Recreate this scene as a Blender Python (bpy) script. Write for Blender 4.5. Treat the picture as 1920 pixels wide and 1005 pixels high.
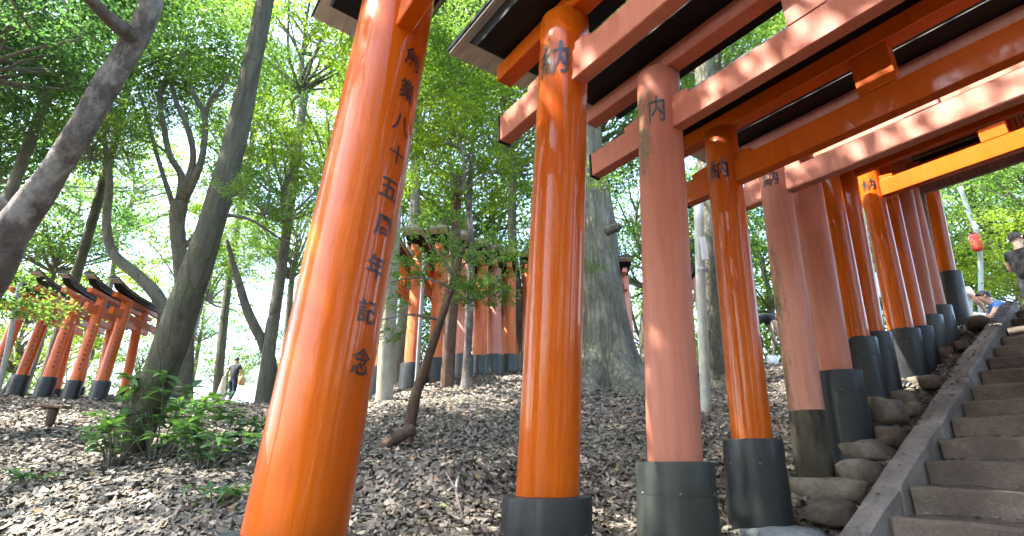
import bpy, bmesh, math, random
import numpy as np
from mathutils import Vector, Matrix

for o in list(bpy.data.objects):
    bpy.data.objects.remove(o)
scene = bpy.context.scene
COL = scene.collection
R = math.radians

# ------------------------------------------------------------------ camera
F = 980.0                  # focal length in pixels of the 1920 px wide photograph
PITCH = R(20.0)
CAMZ = 1.5                 # height of the lens above the foot of the stairs
cam_data = bpy.data.cameras.new('camera')
cam = bpy.data.objects.new('camera', cam_data)
COL.objects.link(cam)
cam.location = (0, 0, CAMZ)
cam.rotation_euler = (R(90) + PITCH, 0, 0)
cam_data.sensor_width = 36.0
cam_data.lens = F / 1920 * 36.0
cam_data.clip_start = 0.05
cam_data.clip_end = 3000
scene.camera = cam

# ------------------------------------------------------------------ light
SUN = Vector((-0.72, -0.20, 1.0)).normalized()          # towards the sun
world = bpy.data.worlds.new('World')
scene.world = world
world.use_nodes = True
wn = world.node_tree
wn.nodes.clear()
w_out = wn.nodes.new('ShaderNodeOutputWorld')
w_bg = wn.nodes.new('ShaderNodeBackground')
w_sky = wn.nodes.new('ShaderNodeTexSky')
w_sky.sky_type = 'NISHITA'
w_sky.sun_disc = False
w_sky.sun_elevation = math.asin(SUN.z)
w_sky.sun_rotation = math.atan2(SUN.x, SUN.y)
w_sky.air_density = 1.0
w_sky.dust_density = 2.5
w_sky.ozone_density = 1.0
w_bg.inputs['Strength'].default_value = 0.15
wn.links.new(w_sky.outputs['Color'], w_bg.inputs['Color'])
wn.links.new(w_bg.outputs['Background'], w_out.inputs['Surface'])

sun_data = bpy.data.lights.new('sun', 'SUN')
sun_data.energy = 3.4
sun_data.angle = R(0.53)
sun_data.color = (1.0, 0.95, 0.86)
sun = bpy.data.objects.new('sun', sun_data)
COL.objects.link(sun)
sun.rotation_euler = SUN.to_track_quat('Z', 'Y').to_euler()
sun.location = SUN * 60

scene.view_settings.view_transform = 'Standard'
scene.view_settings.look = 'None'
scene.view_settings.exposure = 3.15
scene.view_settings.gamma = 1.0
scene.view_settings.use_curve_mapping = False
scene.render.engine = 'CYCLES'
cy = scene.cycles
cy.max_bounces = 8
cy.diffuse_bounces = 5
cy.use_adaptive_sampling = True
cy.adaptive_threshold = 0.03
cy.glossy_bounces = 3
cy.transmission_bounces = 4
cy.transparent_max_bounces = 4
cy.caustics_reflective = False
cy.caustics_refractive = False
cy.use_denoising = True
cy.sample_clamp_indirect = 6.0

# ------------------------------------------------------------------ frames of reference
# u runs up the stairs, v runs to the left of them; the torii beams lie along v
AZ = R(35.07)
CA, SA = math.cos(AZ), math.sin(AZ)


def W(u, v, z=0.0):
    return Vector((u * CA - v * SA, u * SA + v * CA, z + CAMZ))


def UV(x, y):
    return x * CA + y * SA, -x * SA + y * CA


def ray(px, py):
    x = (px - 960) / F
    y = (502.5 - py) / F
    c, s = math.cos(PITCH), math.sin(PITCH)
    return Vector((x, c - y * s, y * c + s))


def at(px, py, depth):
    """point seen at that pixel of the photograph, depth metres in front of the lens"""
    p = ray(px, py) * depth
    p.z += CAMZ
    return p


def at_v(px, py, v):
    r = ray(px, py)
    k = v / (-r.x * SA + r.y * CA)
    return r.x * k * CA + r.y * k * SA, r.z * k        # u, z relative to the lens


def at_u(px, py, u):
    r = ray(px, py)
    k = u / (r.x * CA + r.y * SA)
    return -r.x * k * SA + r.y * k * CA, r.z * k       # v, z


def stair_z(u):
    """height of the stair surface relative to the lens"""
    if u < 2.9:
        return -0.526 + 0.30 * (u - 2.9)
    if u < 7.95:
        return -0.526 + 0.427 * (u - 2.9)
    return -0.526 + 0.427 * 5.05 + 0.03 * min(u - 7.95, 12)


# ------------------------------------------------------------------ material helpers
MATS = {}


def nodes_of(name):
    m = bpy.data.materials.new(name)
    m.use_nodes = True
    nt = m.node_tree
    nt.nodes.clear()
    out = nt.nodes.new('ShaderNodeOutputMaterial')
    MATS[name] = m
    return m, nt, out


def N(nt, typ, **kw):
    n = nt.nodes.new(typ)
    for k, v in kw.items():
        if k in n.inputs:
            n.inputs[k].default_value = v
        else:
            setattr(n, k, v)
    return n


def ramp(nt, fac, stops, interp='LINEAR'):
    r = nt.nodes.new('ShaderNodeValToRGB')
    r.color_ramp.interpolation = interp
    e = r.color_ramp.elements
    while len(e) > 1:
        e.remove(e[-1])
    e[0].position = stops[0][0]
    e[0].color = (*stops[0][1], 1)
    for p, c in stops[1:]:
        q = e.new(p)
        q.color = (*c, 1)
    nt.links.new(fac, r.inputs['Fac'])
    return r.outputs['Color']


def mixc(nt, fac, a, b, mode='MIX'):
    m = nt.nodes.new('ShaderNodeMix')
    m.data_type = 'RGBA'
    m.blend_type = mode
    for sock, val in ((m.inputs[0], fac), (m.inputs[6], a), (m.inputs[7], b)):
        if isinstance(val, (int, float)):
            sock.default_value = val
        elif isinstance(val, tuple):
            sock.default_value = (*val, 1)
        else:
            nt.links.new(val, sock)
    return m.outputs[2]


def coords(nt, scale=(1, 1, 1), kind='Object'):
    tc = nt.nodes.new('ShaderNodeTexCoord')
    mp = nt.nodes.new('ShaderNodeMapping')
    mp.inputs['Scale'].default_value = scale
    nt.links.new(tc.outputs[kind], mp.inputs['Vector'])
    return mp.outputs['Vector']


def noise(nt, vec, scale, detail=4, rough=0.55):
    n = nt.nodes.new('ShaderNodeTexNoise')
    n.inputs['Scale'].default_value = scale
    n.inputs['Detail'].default_value = detail
    n.inputs['Roughness'].default_value = rough
    if vec is not None:
        nt.links.new(vec, n.inputs['Vector'])
    return n.outputs['Fac']


def bump(nt, height, strength=0.3, dist=0.01):
    b = nt.nodes.new('ShaderNodeBump')
    b.inputs['Strength'].default_value = strength
    b.inputs['Distance'].default_value = dist
    nt.links.new(height, b.inputs['Height'])
    return b.outputs['Normal']


def principled(nt, out, color, rough, normal=None, coat=0.0, coat_rough=0.1, spec=0.5):
    p = nt.nodes.new('ShaderNodeBsdfPrincipled')
    if isinstance(color, tuple):
        p.inputs['Base Color'].default_value = (*color, 1)
    else:
        nt.links.new(color, p.inputs['Base Color'])
    if isinstance(rough, (int, float)):
        p.inputs['Roughness'].default_value = rough
    else:
        nt.links.new(rough, p.inputs['Roughness'])
    p.inputs['Specular IOR Level'].default_value = spec
    p.inputs['Coat Weight'].default_value = coat
    p.inputs['Coat Roughness'].default_value = coat_rough
    if normal is not None:
        nt.links.new(normal, p.inputs['Normal'])
    if out is not None:
        nt.links.new(p.outputs[0], out.inputs['Surface'])
    return p


def paint(name, base, dark, pale, rough, coat, wear=0.5, moss=False):
    """painted timber: tone drift, vertical streaks, chips; optional moss by vertex attribute"""
    m, nt, out = nodes_of(name)
    v1 = coords(nt, (1, 1, 0.35))
    streak = noise(nt, coords(nt, (9, 9, 0.55)), 3.0, 5, 0.6)
    drift = noise(nt, v1, 1.7, 3, 0.5)
    c = mixc(nt, ramp(nt, drift, [(0.35, (0, 0, 0)), (0.72, (1, 1, 1))]), base, pale)
    k = ramp(nt, streak, [(0.38, (1, 1, 1)), (0.56, (0, 0, 0))])
    s = N(nt, 'ShaderNodeMath', operation='MULTIPLY')
    nt.links.new(k, s.inputs[0])
    s.inputs[1].default_value = wear
    c = mixc(nt, s.outputs[0], c, dark)
    speck = noise(nt, coords(nt, (1, 1, 0.6)), 60, 2, 0.5)
    k2 = ramp(nt, speck, [(0.70, (0, 0, 0)), (0.76, (1, 1, 1))])
    s2 = N(nt, 'ShaderNodeMath', operation='MULTIPLY')
    nt.links.new(k2, s2.inputs[0])
    s2.inputs[1].default_value = 0.22 * wear + 0.04
    c = mixc(nt, s2.outputs[0], c, tuple(min(1, x * 1.6 + 0.1) for x in pale))
    r = rough
    if moss:
        a = N(nt, 'ShaderNodeAttribute', attribute_name='moss')
        mn = noise(nt, coords(nt, (2.2, 2.2, 0.8)), 5.0, 6, 0.65)
        ad = N(nt, 'ShaderNodeMath', operation='ADD')
        nt.links.new(a.outputs['Fac'], ad.inputs[0])
        nt.links.new(mn, ad.inputs[1])
        mk = ramp(nt, ad.outputs[0], [(0.80, (0, 0, 0)), (1.0, (1, 1, 1))])
        fine = noise(nt, coords(nt), 45, 4, 0.6)
        mcol = ramp(nt, fine, [(0.3, (0.075, 0.07, 0.03)), (0.7, (0.21, 0.19, 0.10))])
        c = mixc(nt, mk, c, mcol)
    hgt = noise(nt, coords(nt, (6, 6, 0.5)), 4.0, 4, 0.55)
    nm = bump(nt, hgt, 0.14 if coat > 0.3 else 0.16, 0.02)
    rr = noise(nt, coords(nt, (3, 3, 0.5)), 4, 4, 0.6)
    rv = N(nt, 'ShaderNodeMapRange')
    nt.links.new(rr, rv.inputs[0])
    rv.inputs[3].default_value = max(0.05, r - 0.10)
    rv.inputs[4].default_value = min(1.0, r + 0.16)
    fis = noise(nt, coords(nt, (26, 26, 0.55)), 2.6, 6, 0.7)
    kf = ramp(nt, fis, [(0.655, (0, 0, 0)), (0.69, (1, 1, 1))])
    s3 = N(nt, 'ShaderNodeMath', operation='MULTIPLY')
    nt.links.new(kf, s3.inputs[0])
    s3.inputs[1].default_value = 0.35 if coat > 0.3 else 0.6
    c = mixc(nt, s3.outputs[0], c, tuple(x * 0.45 for x in dark))
    principled(nt, out, c, rv.outputs[0], nm, coat, 0.045, 0.12 if coat > 0.3 else 0.25)
    return m


def plain(name, base, rough=0.7, var=0.25, scale=6.0, bumps=0.2, bscale=40.0, stretch=(1, 1, 1), coat=0.0, spec=0.4, second=None):
    m, nt, out = nodes_of(name)
    n1 = noise(nt, coords(nt, stretch), scale, 5, 0.6)
    lo = tuple(x * (1 - var) for x in base)
    hi = tuple(min(1, x * (1 + var)) for x in base) if second is None else second
    c = ramp(nt, n1, [(0.3, lo), (0.7, hi)])
    nm = bump(nt, noise(nt, coords(nt, stretch), bscale, 5, 0.6), bumps, 0.01)
    principled(nt, out, c, rough, nm, coat, 0.2, spec)
    return m


def sheet(name, base, second, rough=0.36):
    """black sheet metal with dust, runs and scuffs"""
    m, nt, out = nodes_of(name)
    n1 = noise(nt, coords(nt, (1, 1, .5)), 3.5, 5, 0.6)
    c = ramp(nt, n1, [(0.3, base), (0.7, second)])
    n2 = noise(nt, coords(nt, (9, 9, 1.2)), 2.2, 7, 0.7)
    k = ramp(nt, n2, [(0.58, (0, 0, 0)), (0.8, (0.35, 0.35, 0.35))])
    c = mixc(nt, k, c, (0.07, 0.065, 0.052))
    n3 = noise(nt, coords(nt), 38, 5, 0.75)
    k = ramp(nt, n3, [(0.66, (0, 0, 0)), (0.74, (0.35, 0.35, 0.35))])
    c = mixc(nt, k, c, (0.16, 0.14, 0.11))
    rr = ramp(nt, n2, [(0.4, (rough, rough, rough)), (0.75, (0.75, 0.75, 0.75))])
    principled(nt, out, c, rr, bump(nt, noise(nt, coords(nt, (1, 1, .6)), 12, 4, 0.6), 0.2, 0.012), spec=0.5)
    return m


def stone(name, base, alt, moss_amt=0.4, scale=3.0):
    m, nt, out = nodes_of(name)
    co = coords(nt)
    n1 = noise(nt, co, scale, 6, 0.65)
    c = ramp(nt, n1, [(0.28, tuple(x * 0.55 for x in base)), (0.5, base), (0.72, alt)])
    n2 = noise(nt, co, 55, 4, 0.7)
    c = mixc(nt, 0.35, c, ramp(nt, n2, [(0.3, (0.05, 0.05, 0.045)), (0.7, (0.5, 0.47, 0.42))]), 'OVERLAY')
    n3 = noise(nt, co, 2.1, 6, 0.7)
    k = ramp(nt, n3, [(0.52, (0, 0, 0)), (0.68, (1, 1, 1))])
    s = N(nt, 'ShaderNodeMath', operation='MULTIPLY')
    nt.links.new(k, s.inputs[0])
    s.inputs[1].default_value = moss_amt
    c = mixc(nt, s.outputs[0], c, (0.085, 0.09, 0.04))
    hb = N(nt, 'ShaderNodeMath', operation='ADD')
    nt.links.new(noise(nt, co, 11, 8, 0.65), hb.inputs[0])
    nt.links.new(noise(nt, co, 90, 4, 0.7), hb.inputs[1])
    principled(nt, out, c, 0.88, bump(nt, hb.outputs[0], 0.55, 0.02), spec=0.25)
    return m


def bark(name, lo, hi, patch, patch_amt=0.5, stretch=(7, 7, 1.2), bstr=0.7, crack=0.0):
    m, nt, out = nodes_of(name)
    n1 = noise(nt, coords(nt, stretch), 2.2, 7, 0.65)
    c = ramp(nt, n1, [(0.3, lo), (0.7, hi)])
    n2 = noise(nt, coords(nt, (1, 1, 0.6)), 3.2, 6, 0.7)
    k = ramp(nt, n2, [(0.5, (0, 0, 0)), (0.62, (1, 1, 1))])
    s = N(nt, 'ShaderNodeMath', operation='MULTIPLY')
    nt.links.new(k, s.inputs[0])
    s.inputs[1].default_value = patch_amt
    c = mixc(nt, s.outputs[0], c, patch)
    vo = nt.nodes.new('ShaderNodeTexVoronoi')
    vo.feature = 'DISTANCE_TO_EDGE'
    vo.inputs['Scale'].default_value = 3.0
    vo.inputs['Randomness'].default_value = 1.0
    dist = nt.nodes.new('ShaderNodeMix')
    dist.data_type = 'VECTOR'
    dist.inputs[0].default_value = 0.35
    nz = nt.nodes.new('ShaderNodeTexNoise')
    nz.inputs['Scale'].default_value = 6
    cv = coords(nt, (stretch[0] * 1.3, stretch[1] * 1.3, stretch[2] * 0.9))
    nt.links.new(cv, dist.inputs[4])
    nt.links.new(nz.outputs['Color'], dist.inputs[5])
    nt.links.new(dist.outputs[1], vo.inputs['Vector'])
    crk = ramp(nt, vo.outputs['Distance'], [(0.0, (1, 1, 1)), (0.10, (0, 0, 0))])
    s4 = N(nt, 'ShaderNodeMath', operation='MULTIPLY')
    nt.links.new(crk, s4.inputs[0])
    s4.inputs[1].default_value = crack
    c = mixc(nt, s4.outputs[0], c, tuple(x * 0.45 for x in lo))
    n1b = N(nt, 'ShaderNodeMath', operation='SUBTRACT')
    nt.links.new(n1, n1b.inputs[0])
    nt.links.new(s4.outputs[0], n1b.inputs[1])
    n1 = n1b.outputs[0]
    ad = N(nt, 'ShaderNodeMath', operation='ADD')
    nt.links.new(n1, ad.inputs[0])
    nt.links.new(noise(nt, coords(nt), 40, 5, 0.7), ad.inputs[1])
    principled(nt, out, c, 0.9, bump(nt, ad.outputs[0], bstr, 0.03), spec=0.2)
    return m


def leafmat(name, stops, trans=0.45, tint=(1.15, 1.2, 0.35), rough=0.42):
    m, nt, out = nodes_of(name)
    g = nt.nodes.new('ShaderNodeNewGeometry')
    oi = nt.nodes.new('ShaderNodeObjectInfo')
    ad = N(nt, 'ShaderNodeMath', operation='MULTIPLY_ADD')
    nt.links.new(oi.outputs['Random'], ad.inputs[0])
    ad.inputs[1].default_value = 0.35
    sc = N(nt, 'ShaderNodeMath', operation='MULTIPLY')
    nt.links.new(g.outputs['Random Per Island'], sc.inputs[0])
    sc.inputs[1].default_value = 0.65
    nt.links.new(sc.outputs[0], ad.inputs[2])
    c = ramp(nt, ad.outputs[0], stops)
    p = principled(nt, None, c, rough, spec=0.35)
    t = nt.nodes.new('ShaderNodeBsdfTranslucent')
    nt.links.new(mixc(nt, 1.0, c, tint, 'MULTIPLY'), t.inputs['Color'])
    mx = nt.nodes.new('ShaderNodeMixShader')
    mx.inputs[0].default_value = trans
    nt.links.new(p.outputs[0], mx.inputs[1])
    nt.links.new(t.outputs[0], mx.inputs[2])
    nt.links.new(mx.outputs[0], out.inputs['Surface'])
    return m


# painted timber
paint('vermilion', (0.45, 0.078, 0.002), (0.34, 0.048, 0.002), (0.51, 0.100, 0.004), 0.30, 0.42, 0.25)
paint('vermilion_deep', (0.42, 0.060, 0.003), (0.31, 0.040, 0.003), (0.47, 0.080, 0.006), 0.32, 0.40, 0.22)
paint('salmon', (0.46, 0.145, 0.085), (0.35, 0.095, 0.053), (0.50, 0.195, 0.13), 0.52, 0.05, 0.28, moss=True)
paint('salmon_pale', (0.46, 0.18, 0.125), (0.38, 0.12, 0.075), (0.58, 0.27, 0.20), 0.58, 0.0, 0.35, moss=True)
paint('far_vermilion', (0.62, 0.13, 0.035), (0.48, 0.085, 0.022), (0.66, 0.20, 0.08), 0.45, 0.1, 0.5)
paint('rose', (0.55, 0.20, 0.15), (0.44, 0.12, 0.08), (0.60, 0.28, 0.22), 0.55, 0.0, 0.4)
plain('lacquer_black', (0.005, 0.005, 0.006), 0.45, 0.5, 5, 0.12, 20, spec=0.2)
sheet('sheet_black', (0.007, 0.008, 0.009), (0.016, 0.018, 0.018))
sheet('sheet_grey', (0.035, 0.04, 0.04), (0.075, 0.08, 0.072))
sheet('sheet_mossy', (0.011, 0.013, 0.013), (0.030, 0.035, 0.027))
plain('rotten_black', (0.035, 0.030, 0.024), 0.9, 0.7, 6, 0.8, 14, (2, 2, 0.5), second=(0.10, 0.085, 0.06))
plain('ink', (0.010, 0.011, 0.014), 0.30, 0.4, 30, 0.1, 80, spec=0.5)
plain('ink_worn', (0.035, 0.035, 0.04), 0.6, 0.5, 30, 0.1, 80, second=(0.10, 0.08, 0.075))
plain('roof_board', (0.028, 0.032, 0.030), 0.62, 0.5, 5, 0.3, 30, second=(0.06, 0.066, 0.06))
plain('eave_board', (0.46, 0.42, 0.375), 0.8, 0.25, 4, 0.2, 25, (1, 6, 6))
plain('grey_timber', (0.19, 0.175, 0.155), 0.85, 0.3, 4, 0.3, 20, (5, 5, 0.7))
plain('bolt_steel', (0.10, 0.10, 0.10), 0.4, 0.3, 20, 0.1, 60)
# ground and stone
stone('step_stone', (0.15, 0.122, 0.104), (0.27, 0.23, 0.20), 0.25, 2.4)
stone('kerb_stone', (0.26, 0.235, 0.215), (0.39, 0.36, 0.33), 0.25, 3.0)
stone('base_rock', (0.20, 0.17, 0.135), (0.38, 0.34, 0.28), 0.6, 4.5)
stone('base_rock_blue', (0.26, 0.29, 0.30), (0.42, 0.45, 0.46), 0.15, 2.6)
stone('base_rock_brown', (0.14, 0.11, 0.085), (0.26, 0.215, 0.17), 0.5, 5.0)
# wood
bark('bark_grey_pink', (0.06, 0.048, 0.043), (0.20, 0.17, 0.155), (0.36, 0.335, 0.315), 0.75, (3, 3, 1.6), 0.8)
bark('bark_green', (0.065, 0.062, 0.045), (0.155, 0.148, 0.105), (0.12, 0.15, 0.075), 0.6, (6, 6, 0.9), 0.9, 0.25)
bark('bark_giant', (0.085, 0.083, 0.060), (0.20, 0.195, 0.145), (0.31, 0.30, 0.235), 0.55, (5, 5, 0.7), 1.0, 0.4)
bark('bark_dark', (0.10, 0.092, 0.075), (0.21, 0.20, 0.165), (0.24, 0.25, 0.19), 0.45)
bark('bark_pale', (0.20, 0.19, 0.14), (0.36, 0.34, 0.26), (0.44, 0.42, 0.34), 0.5, (5, 5, 0.8), 0.5)
bark('bark_brown', (0.07, 0.045, 0.033), (0.16, 0.105, 0.075), (0.19, 0.15, 0.12), 0.4)
# leaves
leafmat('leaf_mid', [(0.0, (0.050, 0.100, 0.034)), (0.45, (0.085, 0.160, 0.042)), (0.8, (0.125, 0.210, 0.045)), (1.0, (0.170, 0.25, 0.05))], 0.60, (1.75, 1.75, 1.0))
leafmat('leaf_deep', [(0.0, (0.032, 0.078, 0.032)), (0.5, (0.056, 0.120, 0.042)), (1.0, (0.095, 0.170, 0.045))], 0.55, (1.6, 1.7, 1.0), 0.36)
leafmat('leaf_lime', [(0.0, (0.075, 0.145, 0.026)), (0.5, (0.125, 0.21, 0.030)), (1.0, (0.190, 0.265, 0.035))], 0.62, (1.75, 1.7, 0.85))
leafmat('leaf_shrub', [(0.0, (0.055, 0.125, 0.062)), (0.6, (0.090, 0.185, 0.078)), (0.85, (0.15, 0.26, 0.06)), (1.0, (0.22, 0.32, 0.06))], 0.42, (1.1, 1.2, 0.4), 0.3)
# cloth and the rest
plain('skin', (0.45, 0.27, 0.19), 0.55, 0.1, 8, 0.05)
plain('cloth_charcoal', (0.045, 0.05, 0.055), 0.9, 0.2, 14, 0.2)
plain('cloth_black', (0.012, 0.012, 0.014), 0.9, 0.2, 14, 0.2)
plain('cloth_navy', (0.022, 0.032, 0.06), 0.9, 0.2, 14, 0.2)
plain('cloth_white', (0.62, 0.62, 0.62), 0.9, 0.1, 14, 0.2)
plain('cloth_blue', (0.06, 0.16, 0.42), 0.9, 0.2, 14, 0.2)
plain('cloth_beige', (0.40, 0.33, 0.24), 0.9, 0.15, 14, 0.2)
plain('cloth_olive', (0.10, 0.11, 0.06), 0.9, 0.15, 14, 0.2)
plain('hair', (0.012, 0.010, 0.009), 0.5, 0.3, 30, 0.3)
plain('bag_tan', (0.45, 0.25, 0.12), 0.7, 0.15, 8, 0.2)
plain('cone_plastic', (0.62, 0.50, 0.40), 0.55, 0.12, 6, 0.1)
plain('pole_paint', (0.42, 0.46, 0.40), 0.5, 0.18, 4, 0.1, second=(0.60, 0.62, 0.56))
plain('pole_grey', (0.30, 0.31, 0.30), 0.5, 0.2, 4, 0.1)
plain('pole_blue', (0.40, 0.50, 0.56), 0.5, 0.12, 4, 0.1)
plain('white_plate', (0.52, 0.54, 0.53), 0.5, 0.08, 4, 0.05)
plain('lantern_red', (0.62, 0.055, 0.05), 0.7, 0.15, 6, 0.1)
plain('cable', (0.30, 0.31, 0.32), 0.4, 0.1, 4, 0.05)
plain('crate_wood', (0.16, 0.125, 0.085), 0.85, 0.3, 6, 0.3)

# forest floor
m, nt, out = nodes_of('forest_floor')
co = coords(nt)
n1 = noise(nt, co, 1.4, 6, 0.65)
n2 = noise(nt, co, 26, 6, 0.7)
c = ramp(nt, n2, [(0.3, (0.055, 0.043, 0.032)), (0.55, (0.12, 0.10, 0.078)), (0.75, (0.22, 0.19, 0.15))])
c = mixc(nt, ramp(nt, n1, [(0.4, (0, 0, 0)), (0.65, (1, 1, 1))]), c, (0.085, 0.066, 0.048), 'MIX')
c = mixc(nt, 0.5, c, ramp(nt, n2, [(0.3, (0.06, 0.047, 0.035)), (0.7, (0.21, 0.18, 0.145))]))
principled(nt, out, c, 0.95, bump(nt, n2, 0.9, 0.04), spec=0.2)

# fallen leaves
m, nt, out = nodes_of('fallen_leaf')
g = nt.nodes.new('ShaderNodeNewGeometry')
c = ramp(nt, g.outputs['Random Per Island'], [(0.0, (0.070, 0.057, 0.045)), (0.25, (0.105, 0.088, 0.070)), (0.55, (0.150, 0.128, 0.102)),
                                              (0.8, (0.21, 0.186, 0.152)), (0.93, (0.28, 0.25, 0.205)), (0.97, (0.24, 0.13, 0.07)), (1.0, (0.15, 0.16, 0.07))])
principled(nt, out, c, 0.62, spec=0.4)


# ------------------------------------------------------------------ mesh helpers
def link(o, parent=None):
    COL.objects.link(o)
    if parent is not None:
        o.parent = parent
    return o


def mesh_of(name, verts, faces, mat=None, smooth=False):
    me = bpy.data.meshes.new(name)
    me.from_pydata([tuple(v) for v in verts], [], faces)
    if mat:
        for mm in ([mat] if isinstance(mat, str) else mat):
            me.materials.append(MATS[mm])
    if smooth:
        me.polygons.foreach_set('use_smooth', [True] * len(me.polygons))
    me.update()
    return me


def fast_mesh(name, verts, quads, mat, smooth=False):
    """numpy quads -> mesh"""
    me = bpy.data.meshes.new(name)
    nv, nf, k = len(verts), len(quads), quads.shape[1]
    me.vertices.add(nv)
    me.vertices.foreach_set('co', np.asarray(verts, dtype=np.float32).ravel())
    me.loops.add(nf * k)
    me.loops.foreach_set('vertex_index', quads.astype(np.int32).ravel())
    me.polygons.add(nf)
    me.polygons.foreach_set('loop_start', np.arange(0, nf * k, k, dtype=np.int32))
    me.polygons.foreach_set('loop_total', np.full(nf, k, dtype=np.int32))
    if smooth:
        me.polygons.foreach_set('use_smooth', np.ones(nf, dtype=bool))
    me.materials.append(MATS[mat])
    me.update(calc_edges=True)
    me.validate()
    return me


def obj(name, me, parent=None, loc=None):
    o = bpy.data.objects.new(name, me)
    link(o, parent)
    if loc is not None:
        o.location = loc
    return o


def tag(o, label, cat, group=None):
    o['label'] = label
    o['category'] = cat
    if group:
        o['group'] = group
    return o


def thing(name, label, cat, loc=(0, 0, 0), rz=0.0, group=None):
    o = bpy.data.objects.new(name, None)
    o.empty_display_size = 0.2
    link(o)
    o.location = loc
    o.rotation_euler = (0, 0, rz)
    return tag(o, label, cat, group)


def structure(o):
    o['kind'] = 'structure'
    return o


def bev_box(x0, x1, y0, y1, z0, z1, b=0.006):
    """box with chamfered edges -> verts, faces"""
    bm = bmesh.new()
    bmesh.ops.create_cube(bm, size=1.0)
    for v in bm.verts:
        v.co = Vector(((x0 + x1) / 2 + v.co.x * (x1 - x0), (y0 + y1) / 2 + v.co.y * (y1 - y0), (z0 + z1) / 2 + v.co.z * (z1 - z0)))
    if b:
        bmesh.ops.bevel(bm, geom=list(bm.edges), offset=b, segments=1, affect='EDGES')
    bm.verts.ensure_lookup_table()
    vs = [v.co.copy() for v in bm.verts]
    fs = [[v.index for v in f.verts] for f in bm.faces]
    bm.free()
    return vs, fs


def boxo(name, dims, mat, parent, b=0.006):
    vs, fs = bev_box(*dims, b=b)
    return obj(name, mesh_of(name, vs, fs, mat), parent)


def lathe(profile, seg=32, axis0=(0, 0), lean=(0, 0), cap=True):
    """profile [(r, z)], shifted sideways by lean per metre of height"""
    vs, fs = [], []
    z0 = profile[0][1]
    for r, z in profile:
        ox = axis0[0] + lean[0] * (z - z0)
        oy = axis0[1] + lean[1] * (z - z0)
        for i in range(seg):
            a = 2 * math.pi * i / seg
            vs.append(Vector((ox + r * math.cos(a), oy + r * math.sin(a), z)))
    n = len(profile)
    for j in range(n - 1):
        for i in range(seg):
            k = (i + 1) % seg
            fs.append((j * seg + i, j * seg + k, (j + 1) * seg + k, (j + 1) * seg + i))
    if cap:
        fs.append(tuple(range(seg - 1, -1, -1)))
        fs.append(tuple((n - 1) * seg + i for i in range(seg)))
    return vs, fs


def tube(points, radii, seg=12, wob=0.0, seed=0, cap=True):
    """swept tube through the points"""
    rnd = random.Random(seed)
    pts = [Vector(p) for p in points]
    vs, fs = [], []
    n = len(pts)
    up = None
    ph = [rnd.uniform(0, 6.28) for _ in range(4)]
    for i, p in enumerate(pts):
        t = (pts[min(i + 1, n - 1)] - pts[max(i - 1, 0)])
        if t.length < 1e-6:
            t = Vector((0, 0, 1))
        t.normalize()
        if up is None:
            up = Vector((1, 0, 0)) if abs(t.x) < 0.8 else Vector((0, 1, 0))
        s = (up - t * up.dot(t)).normalized()
        q = t.cross(s)
        up = s
        r = radii[i] if hasattr(radii, '__len__') else radii
        for k in range(seg):
            a = 2 * math.pi * k / seg
            rr = r
            if wob:
                rr *= 1 + wob * (0.5 * math.sin(2 * a + ph[0] + i * 0.35) + 0.35 * math.sin(3 * a + ph[1] - i * 0.22)
                                 + 0.3 * math.sin(5 * a + ph[2] + i * 0.6) + 0.35 * math.sin(i * 0.9 + ph[3]) + rnd.uniform(-.3, .3))
            vs.append(p + s * (rr * math.cos(a)) + q * (rr * math.sin(a)))
    for i in range(n - 1):
        for k in range(seg):
            l = (k + 1) % seg
            fs.append((i * seg + k, i * seg + l, (i + 1) * seg + l, (i + 1) * seg + k))
    if cap:
        fs.append(tuple(range(seg - 1, -1, -1)))
        fs.append(tuple((n - 1) * seg + i for i in range(seg)))
    return vs, fs


def spline(pts, n):
    """Catmull-Rom through points (Vector or tuples of any length)"""
    P = [np.array(p, dtype=float) for p in pts]
    P = [2 * P[0] - P[1]] + P + [2 * P[-1] - P[-2]]
    res = []
    m = len(P) - 3
    for i in range(n):
        t = i / (n - 1) * m
        k = min(int(t), m - 1)
        f = t - k
        a, b, c, d = P[k], P[k + 1], P[k + 2], P[k + 3]
        res.append(0.5 * ((2 * b) + (-a + c) * f + (2 * a - 5 * b + 4 * c - d) * f * f + (-a + 3 * b - 3 * c + d) * f ** 3))
    return res


def join(parts):
    V, Fc = [], []
    for vs, fs in parts:
        o = len(V)
        V += list(vs)
        Fc += [tuple(i + o for i in f) for f in fs]
    return V, Fc


# ------------------------------------------------------------------ terrain
CTRL = []


def cu(u, v, z):
    CTRL.append((u, v, z))


def cp(px, py, depth):
    p = at(px, py, depth)
    u, v = UV(p.x, p.y)
    CTRL.append((u, v, p.z - CAMZ))


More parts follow.
